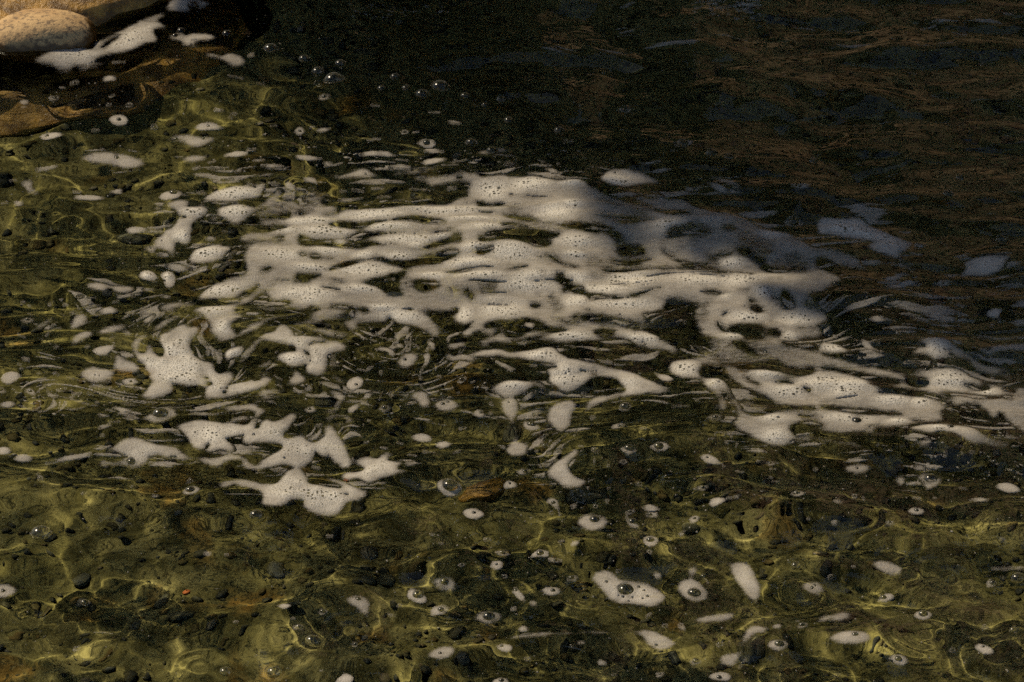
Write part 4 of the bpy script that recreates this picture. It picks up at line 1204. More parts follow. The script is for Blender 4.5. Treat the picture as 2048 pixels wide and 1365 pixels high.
# many of the small discs carry one small bubble
for kind, g, th in list(PRIMS):
    if kind not in 'PS' or th < 0.75: continue
    xs = [q[0] for q in g]; ys = [q[1] for q in g]; r = max(q[2] for q in g) if kind == 'S' else 0
    w_, h_ = max(xs) - min(xs) + 2 * r, max(ys) - min(ys) + 2 * r; cx, cy = (max(xs) + min(xs)) / 2, (max(ys) + min(ys)) / 2
    if not (9 < w_ < 55 and 6 < h_ < 40 and w_ < 3.2 * h_) or 330 < cy < 760 or rng.random() < 0.35: continue
    if any(math.hypot(b_[0] - cx, (b_[1] - cy) * 1.7) < 0.6 * w_ for b_ in BUB): continue
    rb = min(w_, h_ / 0.62) * rng.uniform(0.15, 0.27)
    BUB.append((cx + rng.uniform(-.1, .1) * w_, cy - 0.08 * h_, rb, False))
# loose flecks between the traced patches: region box, how many, longest half length, tilt, thickness
for (x0, y0, x1, y1, n, L, sl, th) in (
        (1655, 595, 1920, 690, 90, 6, 0.12, 0.6), (690, 300, 1010, 425, 50, 5, 0.0, 0.6), (1760, 555, 2048, 690, 70, 6, 0.14, 0.5),
        (700, 640, 860, 720, 50, 4, 0.3, 0.8), (40, 760, 260, 840, 60, 6, 0.1, 0.8), (230, 600, 420, 700, 30, 6, -0.35, 0.6),
        (600, 700, 1000, 830, 70, 3, -0.5, 0.8), (1900, 680, 2048, 860, 60, 7, 0.3, 0.7), (1300, 880, 1750, 1010, 70, 3, 0.2, 0.7),
        (1850, 860, 2048, 960, 60, 4, 0.35, 0.8), (960, 900, 1400, 1200, 80, 2.4, 0.2, 0.7), (1100, 560, 1300, 660, 0, 3, 0, 1),
        (0, 380, 330, 560, 40, 3, 0.0, 0.6), (0, 850, 600, 1365, 110, 2.0, 0.1, 0.7), (700, 950, 2048, 1365, 260, 2.6, 0.1, 0.8),
        (420, 270, 760, 360, 60, 6, 0.0, 0.7), (900, 300, 1260, 350, 60, 9, 0.1, 0.5), (60, 150, 420, 300, 40, 2.2, 0, 0.8),
        (350, 20, 700, 240, 60, 2.4, 0.2, 0.6), (440, 560, 560, 640, 14, 6, -0.45, 0.6), (1000, 20, 2048, 160, 120, 3, 0.1, 0.5),
        (1385, -10, 1520, 45, 150, 9, 0.05, 0.7), (700, 5, 900, 35, 60, 7, 0.1, 0.5)):
    for _ in range(n):
        x, y = rng.uniform(x0, x1), rng.uniform(y0, y1); l = rng.uniform(0.1, 1) ** 1.6 * L; s = sl + rng.gauss(0, 0.12)
        r = rng.uniform(0.9, 2.0) * (1 if L > 2.5 else 0.9)
        FLECKS.append(('S', [(x - l, y - l * s, r * 0.5), (x, y + rng.uniform(-1, 1), r), (x + l, y + l * s, r * 0.4)], th))
def draw(prims, D, TK):
    for kind, g, th in prims:
        r = max((q[2] for q in g), default=0) if kind in 'SHV' else 0
        xs = [q[0] for q in g]; ys = [q[1] for q in g]
        si, sj = box(min(xs) - r, min(ys) - r, max(xs) + r, max(ys) + r, 18 if kind == 'V' else 12)
        if si.stop <= si.start or sj.stop <= sj.start: continue
        X, Y = np.meshgrid(gx[sj], gy[si])
        d = sd_poly(g, X, Y) if kind in 'PN' else sd_stroke(g, X, Y)
        if kind in 'PS':
            new = (d > -3)
            old = D[si, sj] > 0
            TK[si, sj] = np.where(new & ~old, th, np.where(new & (d > 0), np.maximum(TK[si, sj], th), TK[si, sj]))
            D[si, sj] = np.maximum(D[si, sj], d)
        elif kind in 'NH':
            D[si, sj] = np.minimum(D[si, sj], -d)
        else:
            TH[si, sj] = np.minimum(TH[si, sj], 1 - 0.32 * sst(-14, 8, d))
draw(PRIMS, D, TK)
GX, GY = np.meshgrid(gx, gy); GY2 = GY * 1.65
D += 1.5 * fbm(GX / 18, GY2 / 13, 3, 3) + 0.9 * pn(GX / 5, GY2 / 4.5, 9)
# ragged tears running along the foam where it is thin
tear = fbm(GX / 60 + 0.8 * pn(GX / 90, GY / 50, 5), GY2 / 22, 3, 21)
D = np.where((D > 0) & (D < 12), D - 7 * np.clip(tear - 0.42, 0, 1) * 6, D)
# drawn-out films that wind round the eddies
UX, UY = GX.copy(), GY2.copy()
for cx, cy, r_, an in ((395, 690, 170, 2.0), (850, 690, 120, 1.7), (95, 795, 90, 1.8), (1480, 640, 130, -1.6), (1120, 900, 110, 1.2), (640, 860, 90, 1.3), (1900, 800, 160, -0.7)):
    dx, dy = UX - cx, UY - cy * 1.65; w_ = an * np.exp(-(dx * dx + dy * dy) / (r_ * r_)); c_, s_ = np.cos(w_), np.sin(w_)
    UX, UY = cx + dx * c_ - dy * s_, cy * 1.65 + dx * s_ + dy * c_
warp_ = 26 * fbm(UX / 190, UY / 120, 2, 55)
near = blur((D > 0).astype(np.float32), 26, 18)
film = 1.25 * fbm(UX / 130, (UY + warp_) / 19, 3, 57, 0.5) + 0.5 * fbm(GX / 120, GY2 / 90, 2, 59)
zone_ = sst(0.04, 0.22, near) * sst(250, 330, GY) * sst(1040, 960, GY)
for x0, y0, x1, y1, a_ in ((1650, 590, 1960, 700, 1.15), (1760, 560, 2080, 690, 1.0), (690, 300, 1010, 425, 1.0), (40, 640, 300, 840, 0.9), (1930, 660, 2100, 880, 1.1), (1560, 860, 2048, 960, 0.6), (1380, -60, 1530, 50, 1.2), (1000, 20, 2048, 140, 0.62)):
    zone_ = np.maximum(zone_, a_ * sst(x0 - 40, x0 + 40, GX) * sst(x1 + 40, x1 - 40, GX) * sst(y0 - 25, y0 + 25, GY) * sst(y1 + 25, y1 - 25, GY))
fd = np.minimum((film - 0.22 - 0.7 * (1 - zone_)) * 7, 3.2)
lead = fbm(UX / 120, (UY + warp_) / 13, 2, 91, 0.45)
soft = blur((D > 0).astype(np.float32), 30, 20)
D = np.where(D > 0, np.minimum(D, (0.33 + 0.5 * (1 - sst(0.74, 0.94, soft)) - lead) * 16), D).astype(np.float32)
DF = fd.astype(np.float32); TKF = np.full_like(DF, 0.60)
draw(FLECKS, DF, TKF)
DF += 0.5 * pn(GX / 4, GY2 / 3.5, 19)
LUMP = np.zeros_like(D)
for T, w in parse(LUMPS):
    v = [float(q) for q in w]
    for k in range(0, len(v), 4):
        cx, cy, rx, ry = T[0] + v[k] / T[2], T[1] + v[k + 1] / T[2], v[k + 2] / T[2], v[k + 3] / T[2]
        si, sj = box(cx - 2 * rx, cy - 2 * ry, cx + 2 * rx, cy + 2 * ry, 2)
        X, Y = np.meshgrid(gx[sj], gy[si])
        LUMP[si, sj] = np.maximum(LUMP[si, sj], np.exp(-(((X - cx) / rx) ** 2 + ((Y - cy) / ry) ** 2) * 0.9))
CORE = D > 0.4
D += 1.3                      # a lacy fringe beyond the body of the foam
for x, y, r, fr in BUB:
    si, sj = box(x - r, y - r, x + r, y + r, 4)
    X, Y = np.meshgrid(gx[sj], gy[si])
    d = 1 - np.hypot((X - x) / r, (Y - y) / (r * 0.58))
    if fr:                                   # a thin collar of froth round a lone bubble
        ring = (0.16 - np.abs(np.hypot((X - x) / r, (Y - y) / (r * 0.58)) - 1.06)) * r * 0.6 - 0.3
        TK[si, sj] = np.where(ring > -1, 0.75, TK[si, sj]); D[si, sj] = np.maximum(D[si, sj], ring)
    D[si, sj] = np.minimum(D[si, sj], -d * r * 0.6)
IN = D > 0
CORE &= IN
_k = (TK > 0).astype(np.float32); TK = np.where(TK > 0, blur(TK * _k, 16, 14) / np.maximum(blur(_k, 16, 14), 1e-3), 0).astype(np.float32)
E = np.clip((blur(CORE.astype(np.float32), 4, 3) - 0.30) / 0.68, 0, 1)
E2 = np.clip((blur(CORE.astype(np.float32), 11, 7) - 0.45) / 0.55, 0, 1)
# connected patches
def label(M):
    lab = np.zeros(M.shape, np.int32); par = [0]
    def find(a):
        while par[a] != a: par[a] = par[par[a]]; a = par[a]
        return a
    prev = []
    for i in range(M.shape[0]):
        row = np.concatenate(([0], M[i].view(np.int8), [0])); df = np.diff(row)
        st = np.where(df == 1)[0]; en = np.where(df == -1)[0]
        cur = []; k = 0
        for a, b in zip(st, en):
            l = 0
            while k < len(prev) and prev[k][1] <= a: k += 1
            q = k
            while q < len(prev) and prev[q][0] < b:
                f = find(prev[q][2])
                if l == 0: l = f
                elif f != l: par[max(f, l)] = min(f, l); l = min(f, l)
                q += 1
            if l == 0: par.append(len(par)); l = len(par) - 1
            lab[i, a:b] = l; cur.append((a, b, l))
        prev = cur
    roots = np.array([find(k) for k in range(len(par))])
    return roots[lab]
LAB = label(IN)
ids, inv, cnt = np.unique(LAB, return_inverse=True, return_counts=True)
inv = inv.reshape(LAB.shape)
cnt[ids == 0] = 0
order = np.argsort(-cnt)
MAIN = order[0]
BIG = set(order[:1].tolist())
main = inv == MAIN
small = IN & ~main
E3 = np.clip((blur(CORE.astype(np.float32), 18, 12) - 0.40) / 0.45, 0, 1)
heart = np.where(cnt[inv] * S * S > 900, 0.85 * E3 ** 1.3 * (0.75 + 0.9 * fbm(GX / 40, GY2 / 34, 2, 47)), 0.62 * E2 ** 1.4)
LUMP = np.where(small, np.maximum(LUMP, np.clip(heart, 0, 0.95)), LUMP)
wavy = fbm(GX / 75, GY2 / 45, 3, 41)
LUMP = np.clip(np.where(small, LUMP, LUMP + 0.25 * wavy), 0, 1) * TH * E
DENS = np.clip(TK * TH * (0.04 + 0.36 * E ** 1.2 + 0.07 * E2 + 0.48 * LUMP) + np.where(small, np.where(cnt[inv] * S * S > 900, 0.12 * E ** 1.3, 0.18 + 0.40 * E) * TK, 0), 0, 1.1)

# ================================================================ the water's shape
RINGS = [(at(x, y), r, a) for x, y, r, a in (
    (215, 1060, .085, 1.0), (1000, 1105, .07, 1.1), (855, 1030, .075, .9), (400, 1335, .075, 1.2), (60, 1245, .07, 1.1), (80, 1065, .05, .8),
    (1230, 985, .07, .7), (1170, 1190, .05, 1.1), (1480, 1015, .06, .8), (1660, 950, .07, .8), (1900, 1150, .07, 1.1), (1850, 1270, .06, 1.1),
    (90, 415, .07, .9), (270, 275, .05, .6), (20, 290, .05, .6), (560, 1110, .06, .8), (700, 1260, .05, 1.0), (1500, 1190, .07, .8), (1320, 1260, .05, .8), (600, 370, .04, .9))]
BPOS = [(*at(x, y), r * DIST * HALF / (W / 2) * 1.02) for x, y, r, fr in BUB]
def ripple(x, y):
    px, py = pix(x, y)
    px = np.clip(px, -300, W + 300); py = np.clip(py, -300, H + 300)
    up = sst(1050, 300, py + 0.0 * px)                         # towards the far side
    rt = sst(300, 1700, px - (py - 500) * 0.7)                 # towards the fast water
    mid = sst(930, 760, py) * sst(200, 420, py)
    z = 0.0130 * fbm(x / 0.22 + 3, y / 0.18, 2, 61, 0.3)
    z = z + (0.0080 * fbm(x / 0.12 + 3, y / 0.10, 2, 63, 0.25) + 0.0012 * fbm(x / 0.06, y / 0.05, 1, 67)) * (1 - 0.6 * mid) * (1.0 + 1.0 * fbm(x / 0.5 + 7, y / 0.5, 2, 69))
    ph = y / 0.062 + 1.3 * fbm(x / 0.30, y / 0.12, 2, 71)
    z = z + mid * 0.0013 * np.cos(2 * math.pi * ph) * (0.5 + 0.5 * rt)
    wx_ = 0.35 * fbm(x / .2, y / .12, 2, 5)
    chop = 0.30 * fbm(x / 0.13 + wx_, y / 0.055 + 0.6 * x, 2, 81, 0.35) + 1.0 * fbm(x / 0.27 + wx_, y / 0.10 + 0.8 * x + wx_, 2, 83, 0.32)
    z = z + rt * up * 0.0170 * chop
    fine = fbm(x / 0.035, y / 0.014, 2, 85)
    z = z + rt * up * 0.0005 * fine
    for (cx, cy), r, a in RINGS:
        m = (np.abs(x - cx) < 2.2 * r) & (np.abs(y - cy) < 2.2 * r)
        if not m.any(): continue
        xm, ym = x[m] - cx, y[m] - cy
        d = np.hypot(xm, ym) * (1 + 0.16 * pn(xm / r * 1.3 + cx * 31, ym / r * 1.3, 77))
        z[m] += a * 0.00065 * np.cos(d / r * (9 + 5 * a)) * np.exp(-(d / r) ** 2)
    return z
def water_z(x, y):
    z = ripple(x, y)
    for bx, by, br in BPOS:
        m = (np.abs(x - bx) < br * 2.5) & (np.abs(y - by) < br * 2.5)
        if not m.any(): continue
        d = np.hypot(x[m] - bx, y[m] - by) / br
        z[m] += -0.42 * br * np.clip(1 - d * d, 0, 1) + 0.10 * br * np.exp(-((d - 1.1) / 0.35) ** 2)
    return z
# water sheet: fine in the pool, wide beyond it
xs = np.concatenate([-np.geomspace(14, 1.12, 26), np.arange(-1.10, 1.10, 0.0032), np.geomspace(1.12, 14, 26)])
ys = np.concatenate([-np.geomspace(14, 1.02, 26), np.arange(-1.0, 1.22, 0.0034), np.geomspace(1.24, 14, 26)])
WX, WY = np.meshgrid(xs, ys); fx, fy = WX.ravel(), WY.ravel()
wz = water_z(fx, fy)
water = fast_mesh('water', np.stack([fx, fy, wz], 1), grid_faces(len(ys), len(xs)), M_WATER)
tag(water, kind='structure')
water.cycles.is_caustics_caster = True

# ================================================================ stream bed
def bed_z(x, y):
    dep = 0.165 + 0.05 * sst(-0.4, 0.6, y) + 0.30 * sst(0.35, 1.3, y + 0.35 * x) * sst(-0.45, 0.15, x) - 0.10 * sst(0.40, 0.85, y) * sst(-0.1, -0.6, x)
    n = 0.020 * fbm(x / 0.16, y / 0.16, 4, 101) + 0.05 * fbm(x / 0.6 + 9, y / 0.6, 2, 103)
    return -dep + n
bx = np.concatenate([-np.geomspace(14, 1.5, 20), np.arange(-1.45, 1.45, 0.009), np.geomspace(1.5, 14, 20)])
by = np.concatenate([-np.geomspace(14, 1.4, 20), np.arange(-1.35, 1.7, 0.009), np.geomspace(1.75, 14, 20)])
BX, BY = np.meshgrid(bx, by); fx, fy = BX.ravel(), BY.ravel()
bed = fast_mesh('stream_bed', np.stack([fx, fy, bed_z(fx, fy)], 1), grid_faces(len(by), len(bx)), M_BED)
tag(bed, kind='structure'); bed.cycles.is_caustics_receiver = True
# ---- pebbles
def ico(sub=1):
    import bmesh
    bm = bmesh.new(); bmesh.ops.create_icosphere(bm, subdivisions=sub, radius=1)
    v = np.array([q.co[:] for q in bm.verts]); f = np.array([[q.index for q in p.verts] for p in bm.faces]); bm.free()
    return v, f
IV, IF = ico(2)
_ = None
def stone(seed, squash=(1, 0.75, 0.5), rough=0.22):
    r = np.random.RandomState(seed); v = IV.copy(); s = 1
    for k in range(6):
        d = r.normal(size=3); d /= np.linalg.norm(d); s = s - rough * 0.6 * np.clip(v @ d - r.uniform(0.35, 0.7), 0, 1)
    return v * s[:, None] * np.array(squash) * (1 + rough * 0.2 * r.normal(size=(len(v), 1)) * 0.3)
def rotz(v, a):
    c, s = math.cos(a), math.sin(a); return np.stack([v[:, 0] * c - v[:, 1] * s, v[:, 0] * s + v[:, 1] * c, v[:, 2]], 1)
R = np.random.RandomState(5)
IV, IF = ico(1)
SHAPES = [stone(k, (1, R.uniform(.6, .95), R.uniform(.35, .65))) for k in range(14)]
NPB = 30000
pxy = np.stack([R.uniform(-1.25, 1.25, NPB), R.uniform(-1.15, 1.5, NPB)], 1)
pg = fbm(pxy[:, 0] / 0.20, pxy[:, 1] / 0.20, 2, 131)
pxy = pxy[pg > R.uniform(-0.3, 0.6, NPB)][:8500]
pz = bed_z(pxy[:, 0], pxy[:, 1])
cos_, fs_, tn_ = [], [], []; nv = 0
for (x, y), z in zip(pxy, pz):
    s = 0.0026 + 0.0105 * R.uniform() ** 2.2 + (0.006 if R.uniform() < 0.03 else 0)
    v = rotz(SHAPES[R.randint(14)], R.uniform(0, 6.3)) * s + np.array([x, y, z + R.uniform(-0.15, 0.30) * s])
    cos_.append(v); fs_.append(IF + nv); nv += len(v)
    tn_.append(np.full(len(v), R.uniform() ** 1.8 if R.uniform() < 0.9 else R.uniform(0.6, 1)))
peb = fast_mesh('pebbles', np.concatenate(cos_), np.concatenate(fs_), M_PEB, {'tone': np.concatenate(tn_)})
IV, IF = ico(2)
tag(peb, 'small dark and brown pebbles strewn over the olive stream bed', 'pebbles', kind='stuff'); peb.cycles.is_caustics_receiver = True
def sink(px, py, z):
    """where a thing on the bed stands so that it is seen at a picture point through the flat water"""
    x, y = (float(q) for q in at(px, py))
    d = np.array([x, y - CAMY, -CAMZ]); d /= np.linalg.norm(d)
    c = -d[2]; n = 1 / 1.333; k = math.sqrt(1 - n * n * (1 - c * c))
    r = n * d + np.array([0, 0, n * c - k])
    return x + r[0] * z / r[2], y + r[1] * z / r[2]
def bed_stone(px, py, size, ang, seed, mat, label, sq=(1, .7, .45), name='stone'):
    z = -0.22
    for _ in range(6):
        x, y = sink(px, py, z); z = float(bed_z(np.array([x]), np.array([y]))[0])
    v = rotz(stone(seed, (sq[0], sq[1], sq[2] * 0.8), 0.55), ang) * size + np.array([x, y, z + size * 0.02])
    o = mesh_obj(name, v, IF, mat); tag(o, label, 'stone', 'stones on the stream bed'); o.cycles.is_caustics_receiver = True
    return o
for a in ((1015, 870, .022, 1.4, 31, M_STONE, 'dark upright stone seen below the toothed foam patch'),
          (650, 800, .024, .4, 32, M_STONE, 'rounded dark grey stone cupped inside the hooked foam above the ring'),
          (365, 1235, .024, .2, 33, M_STONE, 'largest dark grey stone on the bed below the orange pebble'),
          (265, 1255, .017, .9, 34, M_STONE, 'squat dark stone left of the largest dark grey stone'),
          (325, 1195, .019, 1.0, 35, M_STONE, 'tilted dark slab lying just left of the orange pebble'),
          (160, 1165, .022, .1, 36, M_STONE, 'long grey-blue slab near the lower left ripples'),
          (545, 1135, .020, 1.2, 37, M_STONE, 'dark angular stone beside the bright gold light line, lower left'),
          (1390, 1060, .020, .6, 38, M_STONE, 'dark grey stone under the small flecks right of the one-eyed foam disc'),
          (1190, 990, .040, .1, 39, M_STONE, 'broad dark blue-grey rock below the S-shaped foam hook'),
          (960, 975, .050, .7, 40, M_LEDGE, 'olive brown rock with a sharp edge right of the foam eye'),
          (770, 1150, .022, .3, 41, M_STONE, 'pair-sized dark stone left of the pale oval with one bubble'),
          (735, 1158, .018, .9, 42, M_STONE, 'smaller dark stone touching the pair-sized dark stone'),
          (1290, 1250, .017, .3, 43, M_STONE, 'small slate grey stone under the bean-shaped bubbly patch'),
          (1500, 1300, .026, .5, 44, M_STONE, 'dark rough stone near the bottom edge under the gold line'),
          (600, 980 + 250, .02, .2, 45, M_STONE, 'thin grey-green slab close to the lower left orange pebble'),
          (270, 475, .035, .1, 46, M_STONE, 'flat blue-grey stone under the foam left of the raft')):
    bed_stone(*a)
bed_stone(381, 1180, .0085, .5, 51, M_OSTONE, 'small bright orange pebble on the lower left bed', (1, .6, .5), 'orange_pebble')
bed_stone(713, 972, .010, .8, 52, M_OSTONE, 'dull orange pebble showing under the edge of the two-lobed foam', (1, .7, .5), 'orange_pebble')

# ================================================================ rocks at the far left
UV, UF = ico(4)
def n3(v, f, seed):
    return fbm(v[:, 0] * f + v[:, 2] * f * 0.7, v[:, 1] * f - v[:, 2] * f * 0.6 + 5, 4, seed)
def boulder(name, px, py, radii, z, ang, seed, mat, label, rough=0.12, f=1.6):
    x, y = (float(q) for q in at(px, py))
    v = UV * (1 + rough * n3(UV, f, seed))[:, None]
    v = np.sign(v) * np.abs(v) ** 0.9
    v = rotz(v * np.array(radii), ang) + np.array([x, y, z])
    o = mesh_obj(name, v, UF, mat); tag(o, label, 'boulder'); o.cycles.is_caustics_receiver = True
    return o
boulder('boulder', 84, 78, (.096, .056, .050), -.004, .10, 11, M_BOULDER, 'tan speckled boulder with a wet dark foot in the far left corner')
boulder('rock_ledge', 70, -34, (.34, .165, .042), -.008, .45, 13, M_LEDGE, 'golden brown wet rock ledge behind the tan boulder', 0.16, 2.4)

boulder('added_rock_shelf', -40, -55, (.46, .40, .06), -.150, .10, 17, M_LEDGE, 'amber rock shelf added under the water for the glow round the tan boulder', 0.10, 2.0)  # shelf added to give the amber glow round the boulder
# ================================================================ foam meshes
HH = E * (1.5 - 0.5 * E) * (0.0008 + 0.0010 * E2 + 0.0027 * LUMP) * np.clip(TK * TH + 0.2, 0.3, 1) + 0.0004
N = NX * NY
def march(D, IN, HH, DENS, LUMP, inv):
    PXY = np.zeros((3 * N, 2), np.float32); VAL = np.zeros((3 * N, 2), np.float32); HGT = np.zeros(3 * N, np.float32)
    PXY[:N, 0], PXY[:N, 1] = GX.ravel(), GY.ravel()
    a, b = D[:, :-1], D[:, 1:]; q = np.clip(a / np.where(np.abs(a - b) < 1e-6, 1e-6, a - b), 0.02, 0.98)
    hx = GX.copy(); hx[:, :-1] += q * S; PXY[N:2 * N, 0], PXY[N:2 * N, 1] = hx.ravel(), GY.ravel()
    a, b = D[:-1], D[1:]; q = np.clip(a / np.where(np.abs(a - b) < 1e-6, 1e-6, a - b), 0.02, 0.98)
    hy = GY.copy(); hy[:-1] += q * S; PXY[2 * N:, 0], PXY[2 * N:, 1] = GX.ravel(), hy.ravel()
    HGT[:N] = HH.ravel(); HGT[N:] = -0.0008
    VAL[:N, 0], VAL[:N, 1] = DENS.ravel(), LUMP.ravel()
    VAL[N:2 * N, 0] = DENS.ravel(); VAL[2 * N:, 0] = DENS.ravel()
    bits = (IN[:-1, :-1] * 1 + IN[:-1, 1:] * 2 + IN[1:, 1:] * 4 + IN[1:, :-1] * 8)
    I, J = np.meshgrid(np.arange(NY - 1), np.arange(NX - 1), indexing='ij')
    SLOT = {'a': I * NX + J, 'b': I * NX + J + 1, 'c': (I + 1) * NX + J + 1, 'd': (I + 1) * NX + J,
            'e': N + I * NX + J, 'g': N + (I + 1) * NX + J, 'h': 2 * N + I * NX + J, 'f': 2 * N + I * NX + J + 1}
    CASES = {1: ['aeh'], 2: ['bfe'], 4: ['cgf'], 8: ['dhg'], 3: ['abfh'], 6: ['bcge'], 12: ['cdhf'], 9: ['aegd'],
             7: ['abcgh'], 11: ['abfgd'], 13: ['aefcd'], 14: ['bcdhe'], 15: ['abcd'], 5: ['aeh', 'cgf'], 10: ['bfe', 'dhg']}
    FACES = {3: [], 4: [], 5: []}; FID = {3: [], 4: [], 5: []}
    flat_id = inv.ravel()
    for c, polys in CASES.items():
        m = bits == c
        if not m.any(): continue
        for p in polys:
            arr = np.stack([SLOT[s][m] for s in p[::-1]], 1)
            corner = [s for s in p if s in 'abcd'][0]
            FACES[len(p)].append(arr); FID[len(p)].append(flat_id[SLOT[corner][m]])
    for k in FACES:
        fa = np.concatenate(FACES[k]); fi = np.concatenate(FID[k])
        o = np.argsort(fi, kind='stable'); FACES[k], FID[k] = fa[o], fi[o]
    return PXY, VAL, HGT, FACES, FID
PATCH = march(D, IN, HH, DENS, LUMP, inv)
def comp_mesh(name, cids, src=None):
    PXY, VAL, HGT, FACES, FID = src or PATCH
    polys = []
    for k in (3, 4, 5):
        for ci in cids:
            l, r = np.searchsorted(FID[k], [ci, ci + 1])
            if r > l: polys.append(FACES[k][l:r])
    allv = np.unique(np.concatenate([p.ravel() for p in polys]))
    x, y = at(PXY[allv, 0], PXY[allv, 1])
    c = np.array([x.mean(), y.mean()]) if len(cids) == 1 else np.zeros(2)
    z = water_z(x.astype(float), y.astype(float)) if len(allv) < 3000 else water_z_big(x, y)
    co = np.stack([x - c[0], y - c[1], z + HGT[allv]], 1)
    me = bpy.data.meshes.new(name)
    me.vertices.add(len(co)); me.vertices.foreach_set('co', co.astype(np.float32).ravel())
    lens = np.concatenate([np.full(len(p), p.shape[1]) for p in polys])
    loops = np.concatenate([np.searchsorted(allv, p).ravel() for p in polys]).astype(np.int32)
    me.loops.add(len(loops)); me.loops.foreach_set('vertex_index', loops)
    me.polygons.add(len(lens)); me.polygons.foreach_set('loop_start', np.concatenate([[0], np.cumsum(lens)[:-1]]).astype(np.int32))
    me.polygons.foreach_set('use_smooth', np.ones(len(lens), bool))
    me.update(calc_edges=True)
    for nm, col in (('dens', 0), ('lump', 1)):
        t_ = me.attributes.new(nm, 'FLOAT', 'POINT'); t_.data.foreach_set('value', np.ascontiguousarray(VAL[allv, col]))
    me.materials.append(M_FOAM)
    o = bpy.data.objects.new(name, me); COL.objects.link(o); o.location = (c[0], c[1], 0)
    return o
water_z_big = lambda x, y: water_z(x.astype(float), y.astype(float))
# picture extent of each patch
INFO = {}
sel = [int(k) for k in order[:301] if cnt[k] >= 6]
fl = inv.ravel(); srt = np.argsort(fl, kind='stable'); sf = fl[srt]
for k in sel:
    l, r = np.searchsorted(sf, [k, k + 1]); idx = srt[l:r]
    X, Y = GX.ravel()[idx], GY.ravel()[idx]
    cxx = np.cov(np.stack([X, Y * 1.65])) if len(idx) > 4 else np.eye(2)
    ev = np.sqrt(np.maximum(np.linalg.eigvalsh(cxx), 0.3))
    INFO[k] = dict(c=(X.mean(), Y.mean()), n=len(idx) * S * S, el=float(ev[1] / ev[0]), bb=(X.min(), Y.min(), X.max(), Y.max()))
OWNER = {}
for bi, (x, y, r, fr) in enumerate(BUB):
    OWNER[bi] = None
    if fr: continue
    best = None
    for rr in (1.25, 1.6, 2.2):
        for a_ in np.linspace(0, 6.28, 16):
            j = int(round((x + math.cos(a_) * r * rr + MX) / S)); i = int(round((y + math.sin(a_) * r * rr * 0.6 + MY) / S))
            if 0 <= i < NY and 0 <= j < NX and IN[i, j] and int(inv[i, j]) in INFO: best = int(inv[i, j]); break
        if best is not None: break
    OWNER[bi] = best
# the froth collars of free bubbles belong to the bubble: give them to it
COLLAR = {}
for bi, (x, y, r, fr) in enumerate(BUB):
    if not fr: continue
    for a_ in np.linspace(0, 6.28, 24):
        j = int(round((x + math.cos(a_) * r * 1.06 + MX) / S)); i = int(round((y + math.sin(a_) * r * 1.06 * 0.58 + MY) / S))
        if 0 <= i < NY and 0 <= j < NX and IN[i, j]:
            k = int(inv[i, j])
            if k in INFO and k != MAIN and INFO[k]['n'] < 12 * r * r and k not in COLLAR.values(): COLLAR[bi] = k; break
# ---- words for the patches
LM = [(680, 845, 'the empty foam ring'), (1255, 1180, 'the bean-shaped bubbly patch'), (1130, 925, 'the S-shaped foam hook'), (324, 830, 'the big foam eye'),
      (95, 70, 'the tan boulder'), (380, 1180, 'the orange pebble'), (1185, 1043, 'the one-eyed foam disc'), (900, 978, 'the white bubble oval'), (1390, 1180, 'the pear-shaped foam drop'),
      (1700, 1283, 'the large dotted oval'), (1855, 957, 'the foam tadpole'), (1255, 360, 'the grey teardrop patch'), (230, 322, 'the long far-left patch'), (215, 578, 'the peanut-shaped patch'),
      (195, 748, 'the dotted lemon-shaped patch'), (240, 243, 'the lone dark-eyed disc'), (405, 280, 'the paired far ovals'), (980, 1232, 'the pale one-bubble oval'),
      (1040, 900, 'the toothed foam patch'), (1715, 937, 'the lens-shaped patch'), (1490, 1150, 'the slanted dotted slab'), (720, 1215, 'the shield-shaped patch'),
      (1120, 828, 'the rounded dotted lump'), (470, 390, 'the fish-shaped patch'), (1870, 690, 'the right-hand foam hump'), (850, 290, 'the far bubble oval'),
      (80, 1070, 'the froth-ringed bubble'), (1500, 1270, 'the boot-shaped foam'), (885, 1300, 'the bottom three-holed patch'), (1960, 530, 'the shaded right-edge patch'),
      (810, 725, 'the diamond patch'), (30, 750, 'the left-edge tilted oval'), (1310, 1280, 'the wing-shaped patch'), (1780, 1135, 'the dotted wedge'), (560, 360, 'the cobbled far flecks')]
